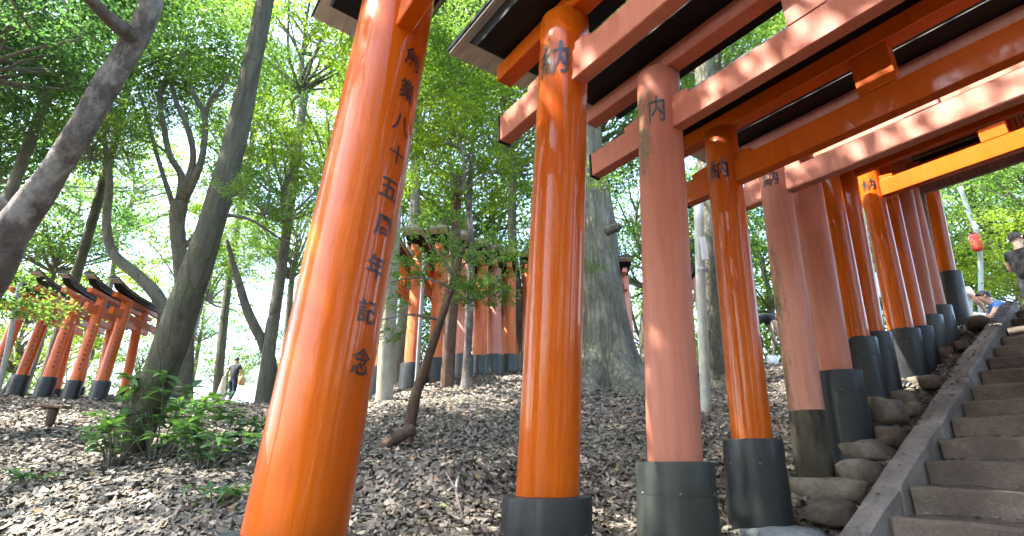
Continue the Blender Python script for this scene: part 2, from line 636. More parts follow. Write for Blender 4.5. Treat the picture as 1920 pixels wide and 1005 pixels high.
for u in (-6, -3, -1, 0.5, 1.6, 2.5, 3.2, 4, 5, 6, 7, 8, 10, 13):
    cu(u, 1.55, stair_z(u) + (-0.14 if u > 2.2 else 0.15))
    cu(u, 1.95, stair_z(u) + (-0.14 if u > 2.8 else 0.30))
    cu(u, -0.9, stair_z(u) - 0.05)
for a in ((100, 1005, 2.3), (300, 1005, 2.2), (700, 1005, 2.1), (900, 1005, 2.25), (1150, 1005, 2.65), (1340, 900, 3.55),
          (850, 850, 3.85), (1150, 850, 4.4), (700, 850, 3.9), (300, 850, 4.0), (100, 850, 3.7), (500, 900, 3.2),
          (850, 780, 5.6), (1150, 760, 6.2), (1145, 716, 7.6), (1060, 712, 7.6), (980, 706, 8.3), (850, 722, 8.0), (720, 742, 7.4), (600, 768, 7.4), (560, 800, 6.0),
          (100, 770, 6.7), (250, 775, 6.7), (400, 775, 7.2), (10, 742, 8.8), (190, 744, 9.2), (300, 750, 10), (440, 757, 19.6), (440, 757, 13), (600, 750, 15),
          (800, 712, 10.5), (950, 700, 11.5), (1200, 690, 12), (1318, 752, 6.1), (1345, 722, 7.2), (1440, 694, 10.5), (1440, 694, 15),
          (440, 774, 10), (400, 770, 8.6), (500, 774, 9.5), (340, 762, 10), (440, 760, 15), (1480, 760, 6.0), (1650, 640, 10.5), (1780, 590, 11)):
    cp(*a)
for u, v, z in ((14, 4, 1.75), (18, 0, 1.9), (18, 10, 2.0), (14, -4, 1.7), (24, 8, 2.2), (5, 26, 2.2), (14, 18, 2.1), (-6, 22, 1.6), (-12, 16, 1.0),
                (-8, 9, 0.4), (-8, 4, -0.6), (-10, 0, -2.0), (8, -6, 1.0), (0, -6, -1.2), (26, 22, 2.3), (28, -6, 2.0), (-14, 28, 1.5), (16, 32, 2.4), (-16, 4, -1.2)):
    cu(u, v, z)
_C = np.array(CTRL)


def _tps_fit():
    X = _C[:, :2]
    n = len(X)
    d = np.sqrt(((X[:, None] - X[None]) ** 2).sum(-1)) + 1e-9
    K = d * d * np.log(d) + np.eye(n) * 0.25
    P = np.c_[np.ones(n), X]
    A = np.zeros((n + 3, n + 3))
    A[:n, :n] = K
    A[:n, n:] = P
    A[n:, :n] = P.T
    b = np.r_[_C[:, 2], 0, 0, 0]
    return np.linalg.solve(A, b)


_T = _tps_fit()
_rng = np.random.default_rng(5)
_PH = _rng.uniform(0, 6.28, (14, 2))
_FR = _rng.normal(0, 1, (14, 2))


def terrain(u, v):
    """height relative to the lens, arrays allowed"""
    u = np.asarray(u, dtype=float)
    v = np.asarray(v, dtype=float)
    sh = u.shape
    uu, vv = u.ravel(), v.ravel()
    # beyond the modelled hollow the land levels out
    uc = np.clip(uu, -16, 28)
    vc = np.clip(vv, -6, 32)
    z = np.zeros_like(uu)
    for s in range(0, len(uu), 20000):
        a, b = uc[s:s + 20000], vc[s:s + 20000]
        d = np.sqrt((a[:, None] - _C[None, :, 0]) ** 2 + (b[:, None] - _C[None, :, 1]) ** 2) + 1e-9
        z[s:s + 20000] = (d * d * np.log(d)) @ _T[:-3] + _T[-3] + _T[-2] * a + _T[-1] * b
    far = np.maximum(np.maximum(uu - 28, -16 - uu), np.maximum(vv - 32, -6 - vv))
    z = z - np.clip(far, 0, 200) * 0.03
    rel = np.zeros_like(uu)
    for k in range(14):
        f = 1.0 + k * 0.55
        rel += np.sin((_FR[k, 0] * uu + _FR[k, 1] * vv) * f + _PH[k, 0]) * 0.026 / (1 + 0.35 * k)
    z = z + rel * np.clip((vv - 1.9) / 0.8, 0, 1)
    # eroded lip of the bank behind the first pillars
    line = 2.92 + 0.10 * np.sin(uu * 2.3) + 0.05 * np.sin(uu * 6.1 + 1)
    win = np.clip((uu - 0.35) / 0.5, 0, 1) * np.clip((3.1 - uu) / 0.5, 0, 1)
    z = z - 0.13 * win / (1 + np.exp(np.clip((vv - line) / 0.03, -40, 40))) * np.clip((vv - 1.9) / 0.5, 0, 1)
    # cut under the stairs
    sz = np.array([stair_z(q) for q in np.clip(uu, -30, 40)]) if len(uu) < 5 else np.vectorize(stair_z)(np.clip(uu, -30, 40))
    cut = (vv < 1.515) & (vv > -0.95) & (uu > -9) & (uu < 8.4)
    z = np.where(cut, np.minimum(z, sz - 0.32), z)
    return z.reshape(sh)


def gz(x, y):
    u, v = UV(x, y)
    return float(terrain(np.array([u]), np.array([v]))[0]) + CAMZ


def ground_at(px, py, d0=1.5, d1=40):
    r = ray(px, py)
    ds = np.arange(d0, d1, 0.04)
    xs, ys, zs = r.x * ds, r.y * ds, r.z * ds
    u, v = xs * CA + ys * SA, -xs * SA + ys * CA
    h = terrain(u, v)
    hit = np.where(zs <= h)[0]
    i = hit[0] if len(hit) else len(ds) - 1
    return Vector((xs[i], ys[i], h[i] + CAMZ)), float(ds[i])


def on_ground(px, depth, py=740):
    """ground point straight below the ray of that image column at that depth"""
    p = at(px, py, depth)
    p.z = gz(p.x, p.y)
    return p


us = np.concatenate([[-400, -200, -100, -60, -36], np.arange(-24, -8, 1.0), np.arange(-8, 10, 0.13), np.arange(10, 30, 0.6), [36, 60, 100, 200, 400]])
vs_ = np.concatenate([[-400, -200, -100, -50, -25, -14, -8, -5, -3, -2, -1.3, -0.96, -0.9, 0.5, 1.4, 1.51, 1.525, 1.58, 1.64, 1.70], np.arange(1.76, 4.0, 0.06), np.arange(4.0, 9, 0.13), np.arange(9, 34, 0.6), [40, 60, 100, 200, 400]])
UU, VV = np.meshgrid(us, vs_, indexing='ij')
ZZ = terrain(UU, VV)
XX = UU * CA - VV * SA
YY = UU * SA + VV * CA
nv_, nu_ = len(vs_), len(us)
idx = np.arange(nu_ * nv_).reshape(nu_, nv_)
quads = np.stack([idx[:-1, :-1], idx[1:, :-1], idx[1:, 1:], idx[:-1, 1:]], -1).reshape(-1, 4)
gverts = np.stack([XX, YY, ZZ + CAMZ], -1).reshape(-1, 3)
ground = structure(obj('ground', fast_mesh('ground', gverts, quads, 'forest_floor', True)))

# ------------------------------------------------------------------ fallen leaves
rng = np.random.default_rng(11)


def scatter_litter(n, rmin, rmax, a0, a1, size):
    ang = rng.uniform(R(a0), R(a1), n)
    r = np.exp(rng.uniform(np.log(rmin), np.log(rmax), n))
    x, y = r * np.sin(ang), r * np.cos(ang)
    u, v = x * CA + y * SA, -x * SA + y * CA
    keep = (v > 1.60) | (v < -1.0)
    bare = np.sin(u * 1.7 + 2) * np.sin(v * 1.3) + rng.normal(0, 0.5, n)
    keep &= (bare < 0.95)
    u, v, x, y, r = u[keep], v[keep], x[keep], y[keep], r[keep]
    n = len(u)
    z = terrain(u, v) + CAMZ
    e = 0.05
    dzu = (terrain(u + e, v) - terrain(u - e, v)) / (2 * e)
    dzv = (terrain(u, v + e) - terrain(u, v - e)) / (2 * e)
    nx = -(dzu * CA - dzv * SA)
    ny = -(dzu * SA + dzv * CA)
    nrm = np.stack([nx, ny, np.ones(n)], -1) + rng.normal(0, 0.34, (n, 3))
    nrm /= np.linalg.norm(nrm, axis=1, keepdims=True)
    d = rng.normal(0, 1, (n, 3))
    d -= nrm * (d * nrm).sum(1, keepdims=True)
    d /= np.linalg.norm(d, axis=1, keepdims=True)
    s = np.cross(nrm, d)
    L = (size * np.clip(rng.lognormal(0, 0.38, n), 0.35, 2.3) * (1 + 0.05 * np.maximum(r - 5, 0)))[:, None]
    wd = L * rng.uniform(0.22, 0.36, (n, 1))
    curl = rng.uniform(-0.25, 0.5, (n, 1)) * L
    c = np.stack([x, y, z + rng.uniform(0.004, 0.03, n)], -1)
    p0 = c - d * L * 0.5 + nrm * curl * 0.5
    p3 = c + d * L * 0.5 + nrm * curl * 0.6
    l = c + s * wd + nrm * (rng.uniform(-0.1, 0.5, (n, 1)) * wd)
    rr = c - s * wd + nrm * (rng.uniform(-0.1, 0.5, (n, 1)) * wd)
    V = np.stack([p0, l, p3, rr], 1).reshape(-1, 3)
    Q = np.arange(n * 4).reshape(n, 4)
    Tq = np.concatenate([Q[:, [0, 1, 2]], Q[:, [0, 2, 3]]], 0)
    return V, Tq


litV, litT = scatter_litter(290000, 1.9, 15, -52, 44, 0.035)
# a few leaves blown onto the treads and the kerb
_st = np.random.default_rng(4)
extraV, extraT = [], []
_i = 0
while len(extraV) < 420:
    if _st.random() < 0.75:
        k_ = _st.integers(-1, 13)
        uu_ = 3.43 + 0.329 * k_ + (0.31 - abs(_st.normal(0, 0.09)))
        zz_ = -0.30 + 0.1405 * k_ + CAMZ + 0.012
        vv_ = 1.36 - abs(_st.normal(0, 0.5))
        if uu_ < 3.43 + 0.329 * k_ + 0.02 or vv_ < -0.5:
            continue
    else:
        uu_ = _st.uniform(2.6, 7.8)
        vv_ = _st.uniform(1.39, 1.52)
        zz_ = -0.30 + 0.427 * (uu_ - 3.43) + 0.045 + CAMZ + 0.022
        if uu_ < 3.1:
            continue
    a_ = _st.uniform(0, 6.28)
    L_ = 0.036 * _st.uniform(0.5, 1.5)
    c_ = W(uu_, vv_, 0)
    d_ = Vector((math.cos(a_), math.sin(a_), _st.normal(0, 0.15))) * L_ * 0.5
    n_ = Vector((-math.sin(a_), math.cos(a_), _st.normal(0, 0.2))) * L_ * 0.28
    c_.z = zz_
    extraV.append([c_ - d_, c_ + n_ + Vector((0, 0, .006)), c_ + d_, c_ - n_ + Vector((0, 0, .005))])
_b = len(litV)
_q = np.arange(len(extraV) * 4).reshape(-1, 4) + _b
litV = np.concatenate([litV, np.array([[tuple(p) for p in q] for q in extraV]).reshape(-1, 3)])
litT = np.concatenate([litT, _q[:, [0, 1, 2]], _q[:, [0, 2, 3]]])
litter = obj('fallen_leaves', fast_mesh('fallen_leaves', litV, litT, 'fallen_leaf'))
tag(litter, 'dry grey brown fallen leaves covering the bank under the trees', 'fallen leaves')
litter['kind'] = 'stuff'

tw = []
_rt = random.Random(12)
for k in range(420):
    a_ = R(_rt.uniform(-50, 42))
    r_ = math.exp(_rt.uniform(math.log(2.0), math.log(9)))
    x_, y_ = r_ * math.sin(a_), r_ * math.cos(a_)
    if UV(x_, y_)[1] < 1.7:
        continue
    b_ = _rt.uniform(0, 6.28)
    L_ = _rt.uniform(0.06, 0.30)
    p_ = [Vector((x_ + math.cos(b_) * L_ * t + _rt.uniform(-.012, .012), y_ + math.sin(b_) * L_ * t + _rt.uniform(-.012, .012), 0)) for t in (0, .33, .66, 1)]
    for q_ in p_:
        q_.z = gz(q_.x, q_.y) + 0.018 + _rt.uniform(0, .015)
    tw.append(tube(p_, [_rt.uniform(.0025, .005), .003, .0025, .0012], 5, cap=False))
twigs = obj('fallen_twigs', mesh_of('fallen_twigs', *join(tw), 'bark_grey_pink', True))
tag(twigs, 'thin dead twigs strewn over the leaf litter on the bank', 'twigs')
twigs['kind'] = 'stuff'

# ------------------------------------------------------------------ stairs
rs = random.Random(3)


def rough_block(x0, x1, y0, y1, z0, z1, seed, cuts=(7, 2, 2), amp=0.006, bev=0.012):
    """weathered stone block: bevelled, subdivided and displaced"""
    bm = bmesh.new()
    nx, ny, nz = cuts
    bmesh.ops.create_cube(bm, size=1.0)
    for v in bm.verts:
        v.co = Vector(((x0 + x1) / 2 + v.co.x * (x1 - x0), (y0 + y1) / 2 + v.co.y * (y1 - y0), (z0 + z1) / 2 + v.co.z * (z1 - z0)))
    bmesh.ops.bevel(bm, geom=list(bm.edges), offset=bev, segments=1, affect='EDGES')
    for ax, k in ((0, nx), (1, ny), (2, nz)):
        lo, hi = ((x0, x1), (y0, y1), (z0, z1))[ax]
        for i in range(1, k + 1):
            co = Vector((0, 0, 0))
            co[ax] = lo + (hi - lo) * i / (k + 1)
            no = Vector((0, 0, 0))
            no[ax] = 1
            bmesh.ops.bisect_plane(bm, geom=list(bm.verts) + list(bm.edges) + list(bm.faces), plane_co=co, plane_no=no)
    r = random.Random(seed)
    ph = [r.uniform(0, 6.28) for _ in range(6)]
    for v in bm.verts:
        p = v.co
        v.co = p + Vector((0.4 * math.sin(p.y * 13 + ph[0]) + r.uniform(-.5, .5), math.sin(p.x * 7 + ph[1]) * 0.9 + r.uniform(-.8, .8) + math.sin(p.x * 23 + ph[2]) * 0.5,
                           math.sin(p.x * 5 + ph[3]) * 0.9 + r.uniform(-.6, .6) + math.sin(p.x * 17 + p.y * 9 + ph[4]) * 0.5)) * amp
    bm.verts.ensure_lookup_table()
    out = [v.co.copy() for v in bm.verts], [[v.index for v in f.verts] for f in bm.faces]
    bm.free()
    return out


VMID = 0.82
stairs = bpy.data.objects.new('stairs', None)
link(stairs)
stairs.location = W(0, VMID, 0)
stairs.rotation_euler = (0, 0, AZ + R(90))
structure(stairs)
STEP0_U, STEP0_Z, TREAD, RISE = 3.43, -0.30, 0.329, 0.1405
nos = [(STEP0_U + TREAD * i, STEP0_Z + RISE * i) for i in range(-1, 14)]
u_, z_ = nos[0]
low = []
while u_ > -4:
    u_ -= 0.47
    z_ -= RISE
    low.append((u_, z_))
nos = low[::-1] + nos
for k, (u, z) in enumerate(nos):
    nxt = nos[k + 1][0] if k + 1 < len(nos) else u + 1.2
    joint = rs.uniform(0.25, 0.75)
    a, b = -0.62, 1.368
    cut = a + (b - a) * joint
    jj = rs.uniform(-0.006, 0.006)
    for (v0, v1, dz) in ((a, cut - 0.004, jj), (cut + 0.004, b, 0)):
        vs, fs = rough_block(v0 - VMID, v1 - VMID, -(nxt + 0.06), -u, z - RISE - 0.10, z + dz, k * 7 + int(v0 * 10), (8, 2, 2), 0.0065, 0.016)
        obj('step', mesh_of('step', vs, fs, 'step_stone', False), stairs)

kerb = bpy.data.objects.new('kerb', None)
link(kerb)
kerb.location = W(0, VMID, 0)
kerb.rotation_euler = (0, 0, AZ + R(90))
structure(kerb)


def kerb_top(u):
    s = -0.30 + 0.427 * (u - STEP0_U)
    if u < 3.1:
        s = -0.30 + 0.427 * (3.1 - STEP0_U) + 0.299 * (u - 3.1)
    return s + 0.045


u = -3.2
kk = 0
while u < 7.9:
    L = rs.uniform(0.72, 0.98)
    u1 = min(u + L, 8.0)
    vs, fs = rough_block(1.375 - VMID, 1.525 - VMID + rs.uniform(-.012, .012), -(u1 - 0.006), -(u + 0.004), -0.26, 0, 90 + kk, (2, 7, 2), 0.0055, 0.016)
    vs = [Vector((p.x, p.y, p.z + kerb_top(-p.y) + kk % 3 * 0.005)) for p in vs]
    obj('kerb_slab', mesh_of('kerb_slab', vs, fs, 'kerb_stone'), kerb)
    u = u1
    kk += 1


# ------------------------------------------------------------------ lettering
def char_mesh(ch, off=0.012):
    cd = bpy.data.curves.new('glyph', 'FONT')
    cd.body = ch
    cd.size = 1.0
    cd.offset = off
    cd.resolution_u = 3
    t = bpy.data.objects.new('glyph', cd)
    COL.objects.link(t)
    bpy.context.view_layer.update()
    dg = bpy.context.evaluated_depsgraph_get()
    me = bpy.data.meshes.new_from_object(t.evaluated_get(dg))
    bpy.data.objects.remove(t)
    bm = bmesh.new()
    bm.from_mesh(me)
    bpy.data.meshes.remove(me)
    bmesh.ops.remove_doubles(bm, verts=bm.verts, dist=1e-4)
    bmesh.ops.triangulate(bm, faces=bm.faces)
    for _ in range(3):
        long = [e for e in bm.edges if e.calc_length() > 0.16]
        if not long:
            break
        bmesh.ops.subdivide_edges(bm, edges=long, cuts=1)
        bmesh.ops.triangulate(bm, faces=bm.faces)
    bm.verts.ensure_lookup_table()
    V = np.array([v.co[:2] for v in bm.verts])
    Fc = [[v.index for v in f.verts] for f in bm.faces]
    bm.free()
    lo, hi = V.min(0), V.max(0)
    V = (V - (lo + hi) / 2) / (hi - lo)
    return V, Fc, (hi - lo)


GLYPH = {}


def glyph(ch):
    if ch not in GLYPH:
        GLYPH[ch] = char_mesh(ch)
    return GLYPH[ch]


# ------------------------------------------------------------------ torii
def pillar_shape(d, x, z0, z1, lx, ly, seed, moss=None, seg=36, rings=18, zref=0.0):
    """slightly uneven turned timber; moss(theta, z) -> 0..1"""
    r = random.Random(seed)
    ph = [r.uniform(0, 6.28) for _ in range(3)]
    vs, fs, ms = [], [], []
    for j in range(rings + 1):
        z = z0 + (z1 - z0) * j / rings
        for i in range(seg):
            a = 2 * math.pi * i / seg
            t = (z - z0) / (z1 - z0)
            rr = d / 2 * (1.02 - 0.05 * t) * (1 + 0.006 * math.sin(3 * a + ph[0]) + 0.005 * math.sin(5 * z + 2 * a + ph[1]) + 0.004 * math.sin(8 * a + ph[2] + z))
            vs.append(Vector((x + lx * (z - zref) + rr * math.cos(a), ly * (z - zref) + rr * math.sin(a), z)))
            ms.append(moss(a, z) if moss else 0.0)
    for j in range(rings):
        for i in range(seg):
            k = (i + 1) % seg
            fs.append((j * seg + i, j * seg + k, (j + 1) * seg + k, (j + 1) * seg + i))
    fs.append(tuple(range(seg - 1, -1, -1)))
    fs.append(tuple(rings * seg + i for i in range(seg)))
    return vs, fs, ms


def collar_shape(d, x, z0, z1, lx, zref, sides=40):
    R0, h = d / 2, z1 - z0
    prof = [(R0 * 1.12, z0), (R0 * 1.06, z0 + h * 0.35), (R0 * 1.012, z1 - h * 0.208), (R0 * 1.006, z1 - h * 0.207), (R0 * 1.006, z1 - h * 0.203), (R0 * 1.012, z1 - h * 0.202),
            (R0 * 1.005, z1 - 0.012), (R0 * 0.985, z1), (R0 * 0.60, z1 + 0.004)]
    vs, fs = lathe(prof, sides, (x + lx * (z0 - zref), 0), (lx, 0))
    return vs, fs


def roof_shape(L, hw, core_hw, z0, core_h, s, sori):
    """black top beam and the low gabled board roof on it -> three meshes"""
    def lift(x):
        return sori * (abs(x) / L) ** 3

    def loft(profile_fn, xs):
        vs, fs = [], []
        n = None
        for x in xs:
            pr = profile_fn(x)
            n = len(pr)
            vs += [Vector((x + dx, y, z)) for dx, y, z in pr]
        m = len(xs)
        for i in range(m - 1):
            for k in range(n):
                l = (k + 1) % n
                fs.append((i * n + k, (i + 1) * n + k, (i + 1) * n + l, i * n + l))
        fs.append(tuple(range(n)))
        fs.append(tuple((m - 1) * n + k for k in range(n - 1, -1, -1)))
        return vs, fs

    Lc = L - 0.22 * s
    xs = [Lc * t for t in (-1, -.85, -.7, -.5, -.25, 0, .25, .5, .7, .85, 1)]

    def core(x):
        sl = 0.05 * s * (1 if x > 0 else -1) if abs(x) > Lc * 0.99 else 0
        l = lift(x)
        return [(-sl, -core_hw, z0 + l), (-sl, core_hw, z0 + l), (sl, core_hw, z0 + core_h + l), (sl, -core_hw, z0 + core_h + l)]

    xr = [L * t for t in (-1, -.85, -.7, -.5, -.25, 0, .25, .5, .7, .85, 1)]
    t = 0.028 * s

    def under(x):
        l = lift(x)
        return [(0, -hw, z0 + core_h + l + 0.002), (0, hw, z0 + core_h + l + 0.002), (0, hw, z0 + core_h + l + 0.016 * s), (0, -hw, z0 + core_h + l + 0.016 * s)]

    def top(x):
        l = lift(x)
        a = z0 + core_h + l + 0.018 * s
        e = 0.012
        return [(0, -hw - e, a), (0, hw + e, a), (0, hw + e, a + t), (0, 0, a + t + 0.075 * s), (0, -hw - e, a + t)]

    return loft(core, xs), loft(under, xr), loft(top, [x * 1.006 for x in xr])


def torii(label, origin, rz, Wd, d, hc, hn, lean, ext=0.36, s=1.0, mat='vermilion', beam=None, lintel=None, collar='sheet_black', group=None,
          moss=None, black_base=None, seed=0, sori=0.02, depth_below=0.25, cseg=40, bolts=True, wedges=True, ctaper=1.42, cat='torii gate', lean_u=0.0, name='torii', nuki_w=0.042, roof_w=1.0, tilt=0.0, caps=True):
    beam = beam or mat
    lintel = lintel or beam
    t = thing(name, label, cat, origin, rz, group)
    t.rotation_euler = (tilt, 0, rz)
    rnd = random.Random(seed + 77)
    nh = 0.18 * s
    lint0 = hn + nh + 0.27 * s
    lint1 = lint0 + 0.118 * s
    info = {'thing': t, 'pillars': [], 'zr': (-depth_below, lint0 + 0.01)}
    for sgn in (1, -1):
        x = sgn * Wd / 2
        lx = -sgn * lean
        vs, fs, ms = pillar_shape(d, x, -depth_below, lint0 + 0.01, lx, lean_u, seed * 5 + sgn, moss if sgn == 1 else None, zref=hc)
        me = mesh_of('pillar', vs, fs, mat)
        for p in me.polygons:
            p.use_smooth = len(p.vertices) == 4
        if moss:
            at_ = me.attributes.new('moss', 'FLOAT', 'POINT')
            at_.data.foreach_set('value', ms)
        p = obj('pillar', me, t)
        info['pillars'].append((p, x, lx, d))
        if collar:
            cs, cf = collar_shape(d * ctaper, x, -depth_below - 0.03, hc, lx, hc, cseg)
            cm = mesh_of('collar', cs, cf, collar)
            for q in cm.polygons:
                q.use_smooth = len(q.vertices) == 4
            cm.set_sharp_from_angle(angle=R(35))
            c = obj('collar', cm, p)
            if bolts:
                for k in range(6):
                    a = k * math.pi / 3 + 0.4 + seed
                    rr = d * ctaper / 2 * 1.0
                    zz = hc - hc * 0.30
                    b = lathe([(0.0075, -0.004), (0.0075, 0.003), (0.004, 0.006)], 8)
                    rot = Matrix.Translation((x + lx * (zz - hc) + rr * math.cos(a), rr * math.sin(a), zz)) @ Matrix.Rotation(a, 4, 'Z') @ Matrix.Rotation(R(90), 4, 'Y')
                    bo = obj('bolt', mesh_of('bolt', [rot @ q for q in b[0]], b[1], 'bolt_steel'), c)
        if black_base and sgn == 1:
            cs, cf = lathe([(d / 2 * 1.05, -depth_below - 0.02), (d / 2 * 1.032, black_base * 0.5), (d / 2 * 1.03, black_base - 0.004), (d / 2 * 1.0, black_base)], 32,
                           (x + lx * (-depth_below - hc), 0), (lx, 0))
            obj('charred_base', mesh_of('charred_base', cs, cf, 'rotten_black', True), p)
    # tie beam
    xe = Wd / 2 + ext
    w = nuki_w * s
    nb = boxo('tie_beam', (-xe, xe, -w, w, hn, hn + nh), beam, t, 0.005)
    for sgn in (1, -1) if caps else ():
        e0, e1 = sorted((sgn * (xe + 0.001), sgn * (xe + 0.02 * s)))
        boxo('end_cap', (e0, e1, -w - 0.004, w + 0.004, hn - 0.004, hn + nh + 0.004), 'lacquer_black', nb, 0.003)
    # wedges beside the pillars
    if wedges:
        for sgn in (1, -1):
            xc = sgn * (Wd / 2 - lean * (hn - hc))
            for q in (1, -1):
                a0 = xc + q * (d / 2 - 0.02)
                a1 = xc + q * (d / 2 + 0.12 * s)
                z0, z1 = hn + nh + 0.002, hn + nh + 0.055 * s
                wv = [(a0, -w * .8, z0), (a1, -w * .8, z0), (a1, w * .8, z0), (a0, w * .8, z0), (a0, -w * .8, z1), (a1, -w * .8, z0 + 0.035 * s), (a1, w * .8, z0 + 0.035 * s), (a0, w * .8, z1)]
                wf = [(0, 3, 2, 1), (4, 5, 6, 7), (0, 1, 5, 4), (1, 2, 6, 5), (2, 3, 7, 6), (3, 0, 4, 7)]
                if q < 0:
                    wf = [tuple(reversed(f)) for f in wf]
                obj('wedge', mesh_of('wedge', wv, wf, beam), nb)
    # central strut
    boxo('strut', (-0.10 * s, 0.10 * s, -0.045 * s, 0.045 * s, hn + nh + 0.001, lint0 - 0.001), beam, t, 0.004)
    # lintel and roof
    xl = Wd / 2 + ext + 0.02 * s
    boxo('lintel', (-xl, xl, -0.058 * s, 0.058 * s, lint0, lint1), lintel, t, 0.006)
    core, under, top = roof_shape(xl + 0.20 * s, 0.305 * s * roof_w, 0.250 * s * roof_w, lint1 + 0.002, 0.10 * s, s, sori)
    rb = obj('roof_beam', mesh_of('roof_beam', *core, 'lacquer_black'), t)
    obj('eave_board', mesh_of('eave_board', *under, 'eave_board'), rb)
    obj('roof_board', mesh_of('roof_board', *top, 'roof_board'), rb)
    return info


def letter(info, which, ch, px, py, hpx_m, wpx_m, mat='ink', zc_local=0.0):
    """ink character painted on the pillar where that pixel's ray meets it; height and width in metres"""
    t = info['thing']
    p, x, lx, d = info['pillars'][which]
    inv = (Matrix.Translation(t.location) @ t.rotation_euler.to_matrix().to_4x4()).inverted()
    o = inv @ Vector((0, 0, CAMZ))
    r = inv.to_3x3() @ ray(px, py)
    hc = info['hc']
    best = None
    rad = d / 2
    for k in np.arange(0.8, 12, 0.004):
        q = o + r * float(k)
        ax = x + lx * (q.z - hc)
        dd = math.hypot(q.x - ax, q.y)
        if dd <= rad * 1.01:
            best = (math.atan2(q.y, q.x - ax), q.z)
            break
        if best is None or dd < best[2]:
            best = (math.atan2(q.y, q.x - ax), q.z, dd)
    th, zc = best[0], best[1]
    V, Fc, _ = glyph(ch)
    vs = []
    for a, b in V:
        z = zc + b * hpx_m
        th2 = th + a * wpx_m / rad
        rr = rad * (1.02 - 0.05 * (z - info['zr'][0]) / (info['zr'][1] - info['zr'][0])) * 1.0155 + 0.001
        vs.append((x + lx * (z - hc) + rr * math.cos(th2), rr * math.sin(th2), z))
    c = obj('character', mesh_of('character', vs, Fc, mat), p)
    return c


RZ = AZ + R(90)
GROUP_ROW = 'torii gates over the stairs'


def row_torii(label, base, top, d, zn, hc=0.46, vL=1.95, v_extra=0.0, Wd=None, **kw):
    """base/top: pixels on the axis of the left pillar (collar top and near the top)"""
    u, zc = at_v(base[0], base[1], vL)
    vt, zt = at_u(top[0], top[1], u)
    lean = kw.pop('force_lean', None) or (vL - vt) / (zt - zc)
    Wd = Wd or 2 * (vL - VMID)
    if kw.pop('collar_px', None):
        pass
    zb = zc - hc
    info = torii(label, W(u, vL - Wd / 2, zb), RZ, Wd, d, hc, zn - zb, lean, **kw)
    info['hc'] = hc
    info['u'] = u
    info['zb'] = zb
    info['lean'] = lean
    info['vL'] = vL
    return info


def u_of(px, py, vL=1.95):
    return at_v(px, py, vL)[0]


T1 = row_torii('largest glossy orange torii, nearest the camera, with a column of black characters down its pillar', (546, 1005), (741, 49), 0.322, 1.71, s=0.86, group=GROUP_ROW, ext=0.36, seed=1, mat='vermilion', hc=0.20, force_lean=0.058, tilt=0.058)
T2 = row_torii('glossy orange torii just right of the nearest one, black character near its pillar top', (1026, 930), (1058, 72), 0.275, 1.83, group=GROUP_ROW, ext=0.34, seed=2, lintel='vermilion', beam='salmon', mat='vermilion', hc=0.48)


def moss3(a, z):
    # patch of lichen round the top character
    return 0.40 * max(0, min(1, (z - 2.0) / 0.25)) * max(0, min(1, (3.0 - z) / 0.2)) * (0.5 + 0.5 * math.cos(a - 1.35))


T3 = row_torii('thick faded salmon torii between two glossy orange ones near the big tree', (1265, 866), (1239.6, 290), 0.285, 1.93, group=GROUP_ROW, ext=0.45, seed=3, mat='salmon', hc=0.50, moss=moss3, collar='sheet_mossy')
T4 = row_torii('slim glossy orange torii with a tall black collar on a whitish stone', (1410, 824), (1351.5, 260), 0.238, 1.83, group=GROUP_ROW, ext=0.24, seed=4, mat='vermilion', hc=0.47, ctaper=1.46)


def moss5(a, z):
    return 0.44 * max(0.0, math.cos(a - 0.95)) ** 0.7 * (0.75 + 0.25 * math.sin(z * 2)) - 0.03


T5 = row_torii('weathered salmon torii with mossy streaked pillar and charred base without collar', (1512, 770), (1449, 312), 0.232, 1.99, group=GROUP_ROW, ext=0.36, seed=5, mat='salmon_pale', hc=0.42, collar=None, black_base=0.42, moss=moss5)
T6 = row_torii('faded salmon torii with sun patches, directly behind the mossy collarless pillar', (1562, 699), (1508, 345), 0.275, 2.38, group=GROUP_ROW, ext=0.3, seed=6, mat='salmon', hc=0.50)
T7 = row_torii('glossy orange torii up the stairs, first behind the two faded salmon pillars', (1603, 637), (1547, 325), 0.228, 2.54, group=GROUP_ROW, ext=0.3, seed=7, mat='vermilion', hc=0.50)
T8 = row_torii('glossy orange torii up the stairs, second behind the two faded salmon pillars', (1632, 627), (1579, 310), 0.225, 2.60, s=0.85, group=GROUP_ROW, ext=0.3, seed=8, mat='vermilion', hc=0.50)
T9 = row_torii('glossy orange torii up the stairs with a black character, right of a narrow gap', (1690, 620), (1625, 312), 0.215, 2.62, group=GROUP_ROW, ext=0.26, seed=9, mat='vermilion', hc=0.44)
T10 = row_torii('glossy orange torii up the stairs, its small character just right of another one', (1716, 616), (1662, 360), 0.210, 2.78, group=GROUP_ROW, ext=0.26, seed=10, mat='vermilion', hc=0.44)
T11 = row_torii('faded salmon torii high on the stairs behind the last character bearing pillar', (1733, 595), (1692, 371), 0.225, 3.0, group=GROUP_ROW, ext=0.26, seed=11, mat='salmon', hc=0.36, collar='sheet_grey', moss=lambda a, z: 0.0)
T12 = row_torii('pale rose torii with a grey collar near the top of the stairs', (1752, 577), (1705, 371), 0.225, 3.14, group=GROUP_ROW, ext=0.26, seed=12, mat='rose', hc=0.42, collar='sheet_grey')
T13 = row_torii('last orange torii at the stair head, with the tallest black collar', (1772, 514), (1746, 380), 0.235, 3.30, group=GROUP_ROW, ext=0.26, seed=13, mat='vermilion', hc=0.66, ctaper=1.4)
T14 = row_torii('slim unpainted grey timber torii near the top of the stairs', (1757, 560), (1729, 380), 0.095, 3.06, group=GROUP_ROW, ext=0.2, seed=14, mat='grey_timber', hc=0.40, collar=None, s=0.6, wedges=False)
